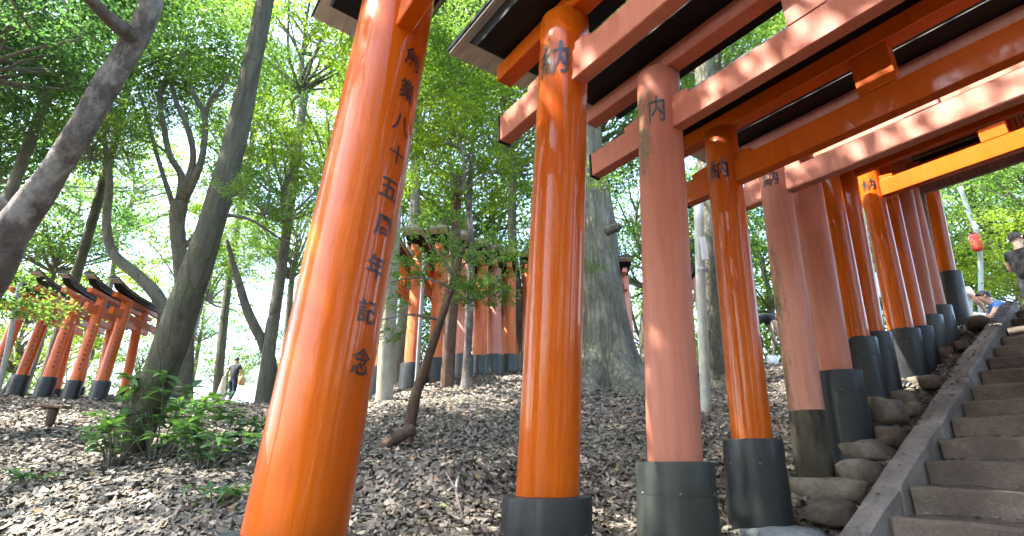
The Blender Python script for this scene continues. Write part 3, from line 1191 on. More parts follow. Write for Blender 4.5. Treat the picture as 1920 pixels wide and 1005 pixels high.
for i_, T_ in enumerate((T1, T2, T3, T4, T5, T6, T7, T8, T9, T10, T11, T12, T13, T14)):
    print('T%d u %.2f zb %.2f lean %.3f stair %.2f' % (i_ + 1, T_['u'], T_['zb'], T_['lean'], stair_z(T_['u'])))

for ch, px, py, h, w in (('創', 776, 110, .098, .085), ('業', 765, 170, .10, .088), ('八', 754, 233, .085, .09), ('十', 745, 290, .082, .085), ('五', 731, 354, .080, .088),
                         ('周', 719, 425, .088, .080), ('年', 706, 500, .092, .080), ('記', 690, 584, .085, .080), ('念', 677, 678, .092, .080)):
    letter(T1, 0, ch, px, py, h, w)
letter(T1, 0, '納', 704, -36, 0.19, 0.15)
letter(T2, 0, '納', 1037, 108, 0.20, 0.165)
letter(T3, 0, '内', 1231, 203, 0.19, 0.10, 'ink_worn')
letter(T4, 0, '納', 1346, 317, 0.155, 0.14)
letter(T5, 0, '納', 1443, 333, 0.14, 0.125, 'ink_worn')
letter(T9, 0, '納', 1628, 346, 0.135, 0.125)
letter(T10, 0, '納', 1660, 358, 0.12, 0.115)


# ------------------------------------------------------------------ foundation stones
def rock_shape(rx, ry, rz_, seed, flat=0.6):
    bm = bmesh.new()
    bmesh.ops.create_icosphere(bm, subdivisions=3, radius=1.0)
    r = random.Random(seed)
    ph = [[r.uniform(-1, 1) for _ in range(3)] + [r.uniform(0, 6.28), r.uniform(1.2, 4.5)] for _ in range(7)]
    planes = [(Vector((r.gauss(0, 1), r.gauss(0, 1), r.gauss(0, 0.7))).normalized(), r.uniform(0.62, 0.86)) for _ in range(9)]
    for v in bm.verts:
        p = v.co.copy()
        k = 1 + sum(0.085 * math.sin((p.x * a + p.y * b + p.z * c) * f + q) for a, b, c, q, f in ph)
        p *= k
        for cn_, cd_ in planes:
            ex = p.dot(cn_) - cd_
            if ex > 0:
                p = p - cn_ * ex * 0.92
        # squarish, flattened boulder
        p = Vector([math.copysign(abs(q) ** flat, q) for q in p])
        v.co = Vector((p.x * rx, p.y * ry, p.z * rz_)) + Vector((r.uniform(-1, 1), r.uniform(-1, 1), r.uniform(-1, 1))) * 0.0035
    bm.verts.ensure_lookup_table()
    out = [v.co.copy() for v in bm.verts], [[v.index for v in f.verts] for f in bm.faces]
    bm.free()
    return out


def rock(label, loc, size, seed, mat='base_rock', rz=0.0, flat=0.62, group='stones under the torii pillars'):
    vs, fs = rock_shape(*size, seed, flat)
    o = obj('foundation_stone', mesh_of('foundation_stone', vs, fs, mat, True), None, loc)
    o.rotation_euler = (0, 0, rz)
    return tag(o, label, 'stone', group)


ROCKS = [
    (T3, 0.0, -0.07, (0.27, 0.25, 0.12), 'base_rock', 'stone under the thick faded salmon pillar with the grey collar'),
    (T4, 0.05, -0.075, (0.27, 0.22, 0.085), 'base_rock_blue', 'whitish flat stone under the slim orange pillar with tall black collar'),
    (T5, 0.04, -0.085, (0.25, 0.22, 0.10), 'base_rock', 'mossy flat stone under the charred collarless pillar base'),
    (T6, 0.05, -0.075, (0.25, 0.24, 0.09), 'base_rock', 'sun touched flat stone under the second faded salmon pillar'),
    (T7, 0.06, -0.10, (0.23, 0.20, 0.11), 'base_rock', 'domed tan stone under the first orange pillar behind the salmon pair'),
    (T8, 0.06, -0.08, (0.22, 0.19, 0.09), 'base_rock', 'rounded stone under the second orange pillar behind the salmon pair'),
    (T9, 0.06, -0.07, (0.25, 0.20, 0.075), 'base_rock', 'layered flat stone under the orange pillar right of the gap'),
    (T10, 0.06, -0.07, (0.18, 0.17, 0.07), 'base_rock_blue', 'bluish white stone under the last orange pillar with a character'),
    (T11, 0.06, -0.07, (0.19, 0.17, 0.075), 'base_rock', 'grey brown stone under the faded salmon pillar high up'),
    (T12, 0.06, -0.07, (0.20, 0.17, 0.075), 'base_rock_brown', 'small brown stone under the pale rose pillar'),
    (T13, 0.02, -0.10, (0.27, 0.24, 0.11), 'base_rock_brown', 'brown boulder under the tallest black collar at the stair head'),
]
for k, (T_, dv, dz, size, mat, lab) in enumerate(ROCKS):
    lx = T_['lean']
    rock(lab, W(T_['u'], T_['vL'] - dv + lx * 0.3, T_['zb'] + dz - 0.01), size, 30 + k, mat, RZ + rs.uniform(-.25, .25))
EXTRA = [
    (3.60, 1.74, -0.12, (0.13, 0.24, 0.075), 'base_rock_brown', 'dark mossy stone between the whitish stone and the kerb'),
    (4.10, 1.74, -0.11, (0.12, 0.24, 0.08), 'base_rock', 'squared mossy block beside the kerb below the charred pillar'),
    (4.66, 1.72, -0.12, (0.10, 0.20, 0.085), 'base_rock_brown', 'brown block wedged beside the kerb below the domed tan stone'),
    (5.18, 1.71, -0.11, (0.10, 0.18, 0.07), 'base_rock', 'knobbly tan stone beside the kerb halfway up the stairs'),
    (5.78, 1.70, -0.12, (0.10, 0.19, 0.07), 'base_rock_brown', 'flat brown stone beside the kerb under the layered stone'),
    (6.78, 1.68, -0.10, (0.09, 0.16, 0.06), 'base_rock_brown', 'brown stone beside the kerb high on the stairs'),
    (7.58, 1.68, -0.08, (0.11, 0.17, 0.08), 'base_rock', 'pale boulder beside the kerb end at the stair head'),
]
for k, (u, v, dz, size, mat, lab) in enumerate(EXTRA):
    rock(lab, W(u, v, stair_z(u) + 0.035 + dz), size, 60 + k, mat, RZ + rs.uniform(-.3, .3))

# ------------------------------------------------------------------ torii rows beyond the bank
def marks(info, which, z0, z1, n, th, seed, w=0.045):
    """small worn brush marks running down a far pillar, too far off to read"""
    p, x, lx, d = info['pillars'][which]
    r = random.Random(seed)
    for k in range(n):
        vs, fs = [], []
        zc = z0 + (z1 - z0) * (k + 0.5) / n
        rr = d / 2 * 1.03 + 0.002
        hh = (z1 - z0) / n * 0.30

        def q(a, b, z, h):
            o = len(vs)
            for t, e in ((a, -h), (b, -h), (b, h), (a, h)):
                vs.append((x + lx * (z + e - info['hc']) + rr * math.cos(t), rr * math.sin(t), z + e))
            fs.append((o, o + 1, o + 2, o + 3))
        wa = w / d
        m = th + r.uniform(-.2, .2) * wa
        q(m - wa * .18, m + wa * .18, zc, hh)
        q(m - wa * r.uniform(.7, 1), m + wa * r.uniform(.7, 1), zc + r.uniform(-.3, .6) * hh, hh * .25)
        q(m - wa * r.uniform(.4, .8), m + wa * r.uniform(.4, .8), zc - hh * .8, hh * .2)
        obj('character', mesh_of('character', vs, fs, 'ink'), p)


def far_torii(label, px, depth, dirv, Wd, d, hc, hn, lean, mat, group, seed, collar='sheet_black', s=0.85, ext=0.3, sori=0.10, z=None, **kw):
    b = on_ground(px, depth)
    if z is not None:
        b.z = z
    dv = Vector((dirv[0], dirv[1], 0)).normalized()
    o = b + dv * (Wd / 2)
    o.z = b.z - 0.02
    info = torii(label, o, math.atan2(dv.y, dv.x), Wd, d, hc, hn, lean, ext=ext, s=s, mat=mat, collar=collar, group=group, seed=seed, sori=sori,
                 depth_below=0.35, cseg=24, bolts=False, **kw)
    info['hc'] = hc
    return info


G3 = 'torii row at the far left'
R3 = [(-22, 'vermilion torii cut by the left edge of the picture'), (30, 'vermilion torii second from the left edge, roof hidden behind a leafy branch'),
      (82, 'vermilion torii at far left, third from the picture edge'),
      (134, 'vermilion torii at far left, just left of the one nearest the green trunk'), (186, 'rightmost vermilion torii of the far left row, beside the green barked trunk')]
rv_ = random.Random(6)
for k, (px, lab) in enumerate(R3):
    i3 = far_torii(lab, px, 8.9 + 0.03 * k, (-0.17 + rv_.uniform(-.03, .03), 0.98), 1.6, 0.18 + rv_.uniform(-.015, .015), 0.34 + rv_.uniform(-.04, .04), 1.52 + rv_.uniform(-.05, .05), 0.085 + rv_.uniform(-.012, .012),
                   ('far_vermilion', 'vermilion', 'far_vermilion')[k % 3], G3, 100 + k, s=0.70, ext=0.30, sori=0.12, nuki_w=0.055, roof_w=0.36, caps=False)
    marks(i3, 1, 0.5, 1.35, 10, R(-48) - math.atan2(0.98, -0.17), k)

G2 = 'torii row beyond the leafy bank'
DR2 = (0.06, 1.0)
R2 = [(703, 7.4, 'far_vermilion', 'vermilion torii half hidden behind the nearest big pillar', 0.25, 'sheet_black'),
      (768, 8.0, 'far_vermilion', 'vermilion torii between the pale cream trunk and the thin grey post', 0.24, 'sheet_black'),
      (815, 8.2, 'far_vermilion', 'bright orange torii beyond the bank, beside a thin grey post', 0.27, 'sheet_black'),
      (866, 8.9, 'rose', 'rose coloured torii beyond the bank with dark lettering on its edge', 0.26, 'sheet_grey'),
      (899, 9.4, 'far_vermilion', 'vermilion torii behind the thin pale sapling stem', 0.23, 'sheet_grey'),
      (926, 9.9, 'rose', 'faded rose torii beyond the bank, third left of the glossy orange pillar', 0.25, 'sheet_grey'),
      (956, 10.3, 'far_vermilion', 'vermilion torii beyond the bank, second left of the glossy orange pillar', 0.25, 'sheet_grey'),
      (992, 10.8, 'far_vermilion', 'vermilion torii beyond the bank, half hidden by the glossy orange pillar', 0.27, 'sheet_grey'),
      (1186, 11.5, 'rose', 'rose torii peeping out right of the giant trunk', 0.27, 'sheet_grey'),
      (1338, 11.8, 'rose', 'pale rose torii behind the light green utility pole', 0.27, 'sheet_grey')]
for k, (px, dp, mt, lab, d, col_) in enumerate(R2):
    i2 = far_torii(lab, px, dp, DR2, 2.1, d, 0.40, 1.78, 0.045, mt, G2, 200 + k, collar=col_, s=0.9, ext=0.3, sori=0.08, roof_w=0.62, caps=False)
    if k in (2, 3):
        marks(i2, 1, 0.6, 1.7, 11, -math.atan2(1.0, 0.06) - R(90) + R(48), 20 + k, 0.06)


# ------------------------------------------------------------------ trees
def crown_data(seed, clumps, per, leaf, squash=0.8, shell=0.55, flat=0.35, cl_r=0.17):
    g = np.random.default_rng(seed)
    d = g.normal(0, 1, (clumps, 3))
    d /= np.linalg.norm(d, axis=1, keepdims=True)
    rad = g.uniform(shell ** 3, 1, (clumps, 1)) ** (1 / 3)
    lump = 1 + 0.28 * np.sin(d[:, :1] * 4 + seed) * np.sin(d[:, 1:2] * 3.4 + 2 * seed) + 0.12 * g.normal(0, 1, (clumps, 1))
    cc = d * rad * lump * np.array([1, 1, squash])
    n = clumps * per
    ci = np.repeat(np.arange(clumps), per)
    cr = (cl_r * g.uniform(0.6, 1.35, clumps))[ci][:, None]
    off = g.normal(0, 0.5, (n, 3)) * cr
    tilt = g.normal(0, 0.35, (clumps, 3))
    tilt[:, 2] = 1
    tilt /= np.linalg.norm(tilt, axis=1, keepdims=True)
    tn = tilt[ci]
    off -= tn * (off * tn).sum(1, keepdims=True) * (1 - flat)
    c = cc[ci] + off
    nrm = tn + g.normal(0, 0.55, (n, 3))
    nrm /= np.linalg.norm(nrm, axis=1, keepdims=True)
    dr = off + g.normal(0, 0.08, (n, 3)) + np.array([0, 0, -0.04])
    dr -= nrm * (dr * nrm).sum(1, keepdims=True)
    dr /= np.linalg.norm(dr, axis=1, keepdims=True) + 1e-9
    s = np.cross(nrm, dr)
    L = leaf * g.uniform(0.65, 1.3, (n, 1))
    wd = L * g.uniform(0.20, 0.30, (n, 1))
    fold = nrm * wd * 0.35
    p0 = c - dr * L * 0.5
    p2 = c + dr * L * 0.5 - nrm * L * 0.12
    p1 = c + s * wd + fold - dr * L * 0.05
    p3 = c - s * wd + fold - dr * L * 0.05
    V = np.stack([p0, p1, p2, p3], 1).reshape(-1, 3)
    Q = np.arange(n * 4).reshape(n, 4)
    T = np.stack([Q[:, [0, 1, 2]], Q[:, [0, 2, 3]]], 1).reshape(-1, 3)
    return V, T, cc


def branch_mesh(seed, cc, n, squash, mat):
    """limbs from below the crown out into it"""
    r = random.Random(seed)
    pick = r.sample(range(len(cc)), min(n, len(cc)))
    parts = []
    start = Vector((0, 0, -squash * 0.95))
    for k in pick:
        e = Vector(cc[k])
        hor = math.hypot(e.x, e.y)
        a = Vector((0, 0, max(start.z, min(0.55, e.z - hor * r.uniform(0.5, 1.1)))))
        a.x, a.y = 0.05 * math.sin(a.z * 5), 0.05 * math.cos(a.z * 4)
        b = a + Vector(((e.x - a.x) * 0.33, (e.y - a.y) * 0.33, (e.z - a.z) * r.uniform(0.2, 0.42))) + Vector((r.uniform(-.05, .05), r.uniform(-.05, .05), 0))
        c = b + (e - b) * 0.55 + Vector((r.uniform(-.06, .06), r.uniform(-.06, .06), r.uniform(-.02, .05)))
        pts = [Vector(q) for q in spline([a, b, c, e], 8)]
        w0 = r.uniform(0.012, 0.022)
        parts.append(tube(pts, [w0 * (1 - 0.85 * i / 7) for i in range(8)], 5, 0.0, k, cap=False))
    stem = [Vector((0.05 * math.sin(z * 5), 0.05 * math.cos(z * 4), z)) for z in np.linspace(start.z, 0.6, 12)]
    parts.append(tube(stem, [0.036 * (1 - 0.85 * i / 11) for i in range(12)], 7, 0.05, seed, cap=False))
    return mesh_of('branches', *join(parts), mat, True)


CROWNS = {}
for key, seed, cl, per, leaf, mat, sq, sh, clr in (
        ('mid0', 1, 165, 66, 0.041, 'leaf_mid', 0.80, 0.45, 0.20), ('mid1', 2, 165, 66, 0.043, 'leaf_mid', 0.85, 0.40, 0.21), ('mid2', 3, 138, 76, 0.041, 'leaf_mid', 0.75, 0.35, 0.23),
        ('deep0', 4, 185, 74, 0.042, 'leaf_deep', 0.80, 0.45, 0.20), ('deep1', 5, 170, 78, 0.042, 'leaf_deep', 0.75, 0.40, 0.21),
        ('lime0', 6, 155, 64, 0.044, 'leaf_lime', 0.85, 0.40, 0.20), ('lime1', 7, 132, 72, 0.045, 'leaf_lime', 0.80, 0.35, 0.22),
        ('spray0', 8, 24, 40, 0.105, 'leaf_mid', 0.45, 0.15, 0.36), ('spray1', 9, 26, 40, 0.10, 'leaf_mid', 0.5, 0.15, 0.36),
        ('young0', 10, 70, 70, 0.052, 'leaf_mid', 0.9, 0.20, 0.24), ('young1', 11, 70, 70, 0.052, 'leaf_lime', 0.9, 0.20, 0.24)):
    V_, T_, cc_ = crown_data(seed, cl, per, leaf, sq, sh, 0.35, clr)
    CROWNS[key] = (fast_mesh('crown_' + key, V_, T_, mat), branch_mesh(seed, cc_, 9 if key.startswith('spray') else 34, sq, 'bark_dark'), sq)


def add_crown(t, key, center, radius, seed=0, branches=True, rx=None):
    r = random.Random(seed)
    me, br, sq = CROWNS[key]
    rz = r.uniform(0, 6.28)
    c = obj('crown', me, t, Vector(center) - t.location)
    c.rotation_euler = (r.uniform(-.12, .12), r.uniform(-.12, .12), rz)
    c.scale = (radius * r.uniform(0.95, 1.1), radius * r.uniform(0.9, 1.05), radius * r.uniform(0.9, 1.1)) if rx is None else rx
    if branches:
        b = obj('branches', br, t, c.location)
        b.rotation_euler = c.rotation_euler
        b.scale = c.scale
    return c


def add_tube(t, name, pts, radii, mat, seg=12, n=None, wob=0.06, seed=0, parent=None):
    """pts world -> tube child of the thing"""
    n = n or max(10, 6 * len(pts))
    both = [(*p, r) for p, r in zip(pts, radii)]
    sm = spline(both, n)
    P = [Vector(q[:3]) - t.location for q in sm]
    vs, fs = tube(P, [max(0.002, q[3]) for q in sm], seg, wob, seed)
    return obj(name, mesh_of(name, vs, fs, mat, True), parent or t)


def px_path(lst):
    return [at(*q[:3]) for q in lst]


# A: leaning grey trunk close by at the left edge
baseA, dA = ground_at(-240, 880)
A = thing('leaning_tree', 'thick leaning tree with smooth grey pinkish bark crossing the upper left corner', 'tree', baseA)
dpt = 4.9
pA = [baseA + Vector((0, 0, -0.2))] + px_path([(-120, 640, dpt), (-40, 540, dpt), (25, 430, dpt), (95, 330, dpt), (150, 245, dpt), (200, 160, dpt + .1), (250, 80, dpt + .2), (285, 0, dpt + .3), (300, -110, dpt + .6), (330, -260, dpt + 1)])
add_tube(A, 'trunk', pA, [0.34, 0.24, 0.19, 0.145, 0.118, 0.110, 0.106, 0.103, 0.10, 0.09, 0.07], 'bark_grey_pink', 22, 60, 0.07, 1)
add_tube(A, 'limb', px_path([(10, 440, dpt), (-30, 375, dpt), (-90, 340, dpt), (-220, 240, dpt - .2)]), [0.15, 0.13, 0.11, 0.08], 'bark_grey_pink', 16, 24, 0.08, 2)
add_tube(A, 'limb', px_path([(255, 75, dpt + .2), (190, 20, dpt - .2), (120, -60, dpt - .5)]), [0.09, 0.06, 0.04], 'bark_grey_pink', 10, 16, 0.08, 3)
add_crown(A, 'deep0', at(330, -420, 6.0), 2.4, 1)
add_crown(A, 'deep1', at(60, -160, 5.6), 1.5, 2)
add_crown(A, 'spray0', at(60, 580, 5.2), 0.36, 3, True)
add_crown(A, 'spray1', at(-10, 545, 5.4), 0.45, 4, True)

# B: green-brown trunk rising from the shrub
baseB, dB = ground_at(238, 852)
B = thing('straight_tree', 'tall green brown trunk rising behind the shrub, leaning right', 'tree', baseB)
kB = dB
pB = [baseB + Vector((-0.03, 0, -0.25)), baseB + Vector((0, 0, 0.05))] + px_path([(270, 770, kB), (303, 690, kB), (342, 580, kB + .05), (384, 460, kB + .15), (418, 350, kB + .3), (449, 230, kB + .5), (474, 110, kB + .7), (497, 0, kB + .95), (520, -140, kB + 1.4), (540, -300, kB + 1.9)])
sB = kB / F * 0.74
add_tube(B, 'trunk', pB, [54 * sB, 47 * sB, 43 * sB, 41 * sB, 38 * sB, 34 * sB, 31.5 * sB, 28.5 * sB, 26 * sB, 26 * sB, 22 * sB, 15 * sB], 'bark_green', 20, 70, 0.05, 5)
add_tube(B, 'limb', px_path([(497, 0, kB + .95), (520, -60, kB + 1.1), (600, -160, kB + 1.2)]), [0.07, 0.055, 0.03], 'bark_green', 10, 16, 0.06, 6)
add_tube(B, 'limb', px_path([(402, 400, kB + .2), (470, 412, kB + .3), (530, 450, kB + .5), (585, 470, kB + .6)]), [0.018, 0.012, 0.009, 0.005], 'bark_dark', 7, 14, 0.05, 7)
add_crown(B, 'mid0', at(470, -400, kB + 2.4), 1.8, 5)
add_crown(B, 'spray1', at(500, 360, kB + 1.2), 0.5, 6)
add_crown(B, 'spray1', at(440, 350, kB - .1), 0.16, 7)

# C: vase-shaped multi-stemmed tree
dC = 11.0
baseC = on_ground(350, dC)
Ct = thing('forked_tree', 'slender tree forking into many upright stems, between two leaning trunks', 'tree', baseC)
add_tube(Ct, 'trunk', [baseC + Vector((0, 0, -.2))] + px_path([(348, 640, dC), (345, 560, dC), (336, 470, dC), (332, 420, dC), (338, 375, dC)]), [.20, .165, .15, .145, .15, .15], 'bark_dark', 14, 30, 0.08, 11)
for k, (pp, rr) in enumerate((
        ([(338, 380, dC), (340, 330, dC), (318, 290, dC), (306, 230, dC), (300, 180, dC), (318, 120, dC), (312, 60, dC)], [.10, .075, .06, .055, .05, .04, .02]),
        ([(340, 375, dC), (362, 300, dC), (352, 240, dC), (330, 190, dC), (318, 140, dC)], [.09, .065, .055, .05, .03]),
        ([(345, 375, dC), (378, 300, dC), (384, 220, dC), (370, 190, dC), (345, 130, dC), (350, 70, dC)], [.09, .07, .06, .055, .045, .02]),
        ([(384, 215, dC), (400, 180, dC), (425, 150, dC), (440, 110, dC)], [.05, .04, .03, .015]),
        ([(330, 400, dC), (300, 310, dC), (275, 220, dC), (255, 150, dC)], [.06, .045, .035, .02]),
        ([(338, 470, dC), (366, 440, dC), (395, 380, dC), (420, 300, dC)], [.06, .045, .035, .02]),
        ([(318, 290, dC), (290, 270, dC), (262, 262, dC)], [.03, .022, .012]))):
    add_tube(Ct, 'limb', px_path(pp), rr, 'bark_dark', 9, 26, 0.06, 12 + k)
for k, (cx, cy, dd, rr, key) in enumerate(((310, 60, dC, 1.7, 'mid1'), (430, 90, dC + 1, 1.6, 'mid2'), (250, 190, dC + .5, 1.2, 'mid0'), (380, 180, dC + 1, 1.1, 'lime0'))):
    add_crown(Ct, key, at(cx, cy, dd), rr, 20 + k, False)

# D: crooked stem joining the same group
dD = 10.0
baseD = on_ground(318, dD)
D = thing('crooked_tree', 'crooked thin stem left of the forked tree, bent like an elbow', 'tree', baseD)
add_tube(D, 'trunk', [baseD + Vector((0, 0, -.2))] + px_path([(318, 640, dD), (300, 565, dD), (262, 520, dD), (212, 475, dD), (200, 420, dD), (205, 340, dD), (195, 250, dD)]), [.15, .13, .12, .10, .09, .075, .06, .03], 'bark_dark', 12, 40, 0.07, 21)
add_crown(D, 'mid2', at(190, 250, dD), 1.0, 31)

# E: twin thin trunks behind the nearest pillar
dE = 12.0
baseE = on_ground(512, dE)
E = thing('twin_stem_tree', 'thin dark tree splitting in two, left of the nearest big pillar', 'tree', baseE)
add_tube(E, 'trunk', [baseE + Vector((0, 0, -.2))] + px_path([(508, 690, dE), (492, 640, dE), (465, 585, dE), (448, 530, dE), (425, 450, dE)]), [.16, .14, .12, .10, .08, .04], 'bark_dark', 12, 30, 0.07, 22)
add_tube(E, 'limb', px_path([(500, 665, dE), (505, 610, dE), (522, 550, dE), (530, 470, dE), (545, 380, dE)]), [.09, .08, .07, .055, .03], 'bark_dark', 10, 24, 0.07, 23)
add_crown(E, 'lime1', at(540, 330, dE), 1.5, 32)
add_crown(E, 'mid0', at(430, 470, dE + 1), 1.0, 33, False)

# F: bent sapling with the log at its foot
baseF, dF = ground_at(758, 838)
Fs = thing('bent_sapling', 'bent dark sapling leaning over the bank with sprays of small leaves', 'tree', baseF)
kF = dF + 0.1
add_tube(Fs, 'trunk', [baseF + Vector((0, 0, -.1))] + px_path([(766, 812, kF), (778, 745, kF), (795, 695, kF), (818, 625, kF), (840, 560, kF), (856, 505, kF + .1), (880, 440, kF + .2)]),
         [.062, .055, .046, .042, .036, .03, .024, .012], 'bark_brown', 12, 40, 0.07, 24)
for k, pp in enumerate(([(840, 560, kF), (890, 560, kF), (950, 545, kF + .1)], [(845, 540, kF), (790, 520, kF), (725, 530, kF - .1)], [(856, 505, kF + .1), (905, 470, kF + .2), (960, 440, kF + .3)],
                        [(828, 600, kF), (770, 590, kF - .1), (715, 600, kF - .2)], [(850, 520, kF), (820, 470, kF), (790, 440, kF)])):
    add_tube(Fs, 'branch', px_path(pp), [.014, .010, .004], 'bark_dark', 6, 12, 0.04, 40 + k)
for k, (cx, cy, dd, rr, key) in enumerate(((915, 540, kF + .1, .34, 'spray0'), (955, 470, kF + .3, .40, 'spray0'), (850, 450, kF + .2, .40, 'spray1'), (775, 500, kF, .28, 'spray0'), (720, 555, kF - .1, .22, 'spray1'), (880, 545, kF, .26, 'spray0'), (720, 625, kF - .2, .18, 'spray0'))):
    add_crown(Fs, key, at(cx, cy, dd), rr, 50 + k, False)

# G: thin pale stem beside it
baseG, dG = ground_at(872, 728)
G = thing('pale_stem_tree', 'thin pale young tree on the bank crest right of the bent sapling', 'tree', baseG)
add_tube(G, 'trunk', [baseG + Vector((0, 0, -.1))] + px_path([(874, 700, dG), (878, 640, dG), (880, 560, dG), (884, 470, dG), (880, 380, dG), (884, 290, dG)]), [.085, .062, .055, .055, .045, .035, .02], 'bark_grey_pink', 12, 36, 0.08, 25)
for k, (cx, cy, dd, rr, key) in enumerate(((870, 260, dG, 0.95, 'young1'), (935, 330, dG + .4, .7, 'young1'), (800, 330, dG + .3, .7, 'young1'), (900, 170, dG + .5, 1.1, 'young1'))):
    add_crown(G, key, at(cx, cy, dd), rr, 60 + k, k == 0)

# H: giant trunk with root flare
baseH = on_ground(1146, 7.6)
H = thing('giant_tree', 'massive grey green trunk with flaring roots between the orange and salmon pillars', 'tree', baseH)
rh = random.Random(8)
segs, rings = 56, 44
ph = [rh.uniform(0, 6.28) for _ in range(6)]
vs, fs = [], []
zs_h = [-0.35 + 0.09 * i for i in range(14)] + [0.95 + 0.28 * i for i in range(1, 31)]
axis = []
for z in zs_h:
    drift = Vector((-0.035 * z - 0.006 * z * z * 0.2, 0.01 * z, 0))
    fl = math.exp(-max(z, -0.2) / 0.42)
    r0 = 0.335 - 0.012 * min(z, 4) + 0.22 * fl
    for i in range(segs):
        a = 2 * math.pi * i / segs
        lob = abs(math.sin(2.5 * a + ph[0])) ** 0.7 + 0.6 * abs(math.sin(3.5 * a + ph[1]))
        rr = r0 * (1 + fl * 0.42 * (lob - 0.75) + 0.03 * math.sin(4 * a + ph[2] + z * 0.5) + 0.02 * math.sin(9 * a + ph[3] - z * 0.7) + 0.02 * math.sin(3 * z + 2 * a) + rh.uniform(-.008, .008))
        vs.append(Vector((drift.x + rr * math.cos(a), drift.y + rr * math.sin(a), z)))
n_ = len(zs_h)
for j in range(n_ - 1):
    for i in range(segs):
        k = (i + 1) % segs
        fs.append((j * segs + i, j * segs + k, (j + 1) * segs + k, (j + 1) * segs + i))
obj('trunk', mesh_of('trunk', vs, fs, 'bark_giant', True), H)
for k in range(6):
    a = k * 1.05 + 0.5
    q = [baseH + Vector((math.cos(a) * r_, math.sin(a) * r_, 0)) for r_ in (0.28, 0.55, 0.85, 1.15)]
    for i_, p_ in enumerate(q):
        p_.z = gz(p_.x, p_.y) + (0.22, 0.05, 0.0, -0.06)[i_]
    add_tube(H, 'root', q, [0.15, 0.10, 0.065, 0.03], 'bark_giant', 12, 16, 0.08, 70 + k)
stub = at(1172, 425, 7.3)
add_tube(H, 'branch_stub', [stub + Vector((-.25, .1, -.03)), stub + Vector((-.10, 0, 0)), stub + Vector((-.06, -.02, 0.02))], [.075, .06, .05], 'bark_giant', 12, 8, 0.06, 77)
topH = baseH + Vector((-0.4, 0.1, 9.0))
for k, (dx, dy, dz, rr, key) in enumerate(((0.3, -0.3, 0.4, 2.3, 'mid0'), (-2.2, 0.4, -0.4, 2.6, 'mid1'), (2.8, 1.8, 0.6, 2.0, 'mid2'), (0.2, 2.6, 0.8, 2.6, 'mid2'))):
    add_crown(H, key, topH + Vector((dx, dy, dz)), rr, 80 + k, True)
    add_tube(H, 'limb', [topH + Vector((0, 0, -2.2)), topH + Vector((dx * .4, dy * .4, -1.3)), topH + Vector((dx * .8, dy * .8, dz - rr * 0.5))], [.16, .12, .07], 'bark_giant', 10, 14, 0.06, 90 + k)
add_crown(H, 'spray1', at(1108, 500, 6.9), 0.20, 95, False)
add_crown(H, 'spray1', at(1120, 330, 6.9), 0.34, 96, False)

# I: smaller trunk behind the pole
baseI, dI = ground_at(1346, 724)
I = thing('grey_trunk_tree', 'grey green trunk just right of the light green utility pole', 'tree', baseI)
add_tube(I, 'trunk', [baseI + Vector((0.08, 0, -.2)), baseI + Vector((0.03, 0, 0.1))] + px_path([(1338, 660, dI), (1333, 560, dI), (1330, 440, dI), (1326, 330, dI + .1), (1320, 120, dI + .3), (1318, -60, dI + .6)]),
         [.30, .22, .16, .145, .14, .135, .12, .10], 'bark_giant', 18, 40, 0.06, 26)
add_tube(I, 'root', [baseI + Vector((0.02, -.02, .30)), baseI + Vector((0.16, -.10, .12)), baseI + Vector((0.30, -.2, -0.03))], [.10, .08, .04], 'bark_pale', 10, 12, 0.06, 27)
add_crown(I, 'mid1', at(1330, 20, dI + 2.0), 1.7, 97)

# pale trunk and brown trunk beyond the bank
for nm, lab, px, dp, mt, rr, tops in (
        ('pale_trunk_tree', 'pale cream barked trunk right beside the nearest big pillar', 722, 6.9, 'bark_pale', .105, [(726, 640), (732, 560), (737, 470), (745, 330)]),
        ('brown_trunk_tree', 'brown trunk in front of the rose torii, left of the bent sapling top', 838, 7.6, 'bark_brown', .095, [(842, 640), (848, 570), (852, 480), (858, 330)])):
    b = on_ground(px, dp)
    t = thing(nm, lab, 'tree', b)
    add_tube(t, 'trunk', [b + Vector((0, 0, -.2))] + px_path([(x, y, dp) for x, y in tops]), [rr * 1.15, rr, rr * .92, rr * .85, rr * .6], mt, 14, 30, 0.05, px)
    add_crown(t, 'lime0' if px < 800 else 'mid2', at(tops[-1][0], 110, dp + .8), 1.1, px)

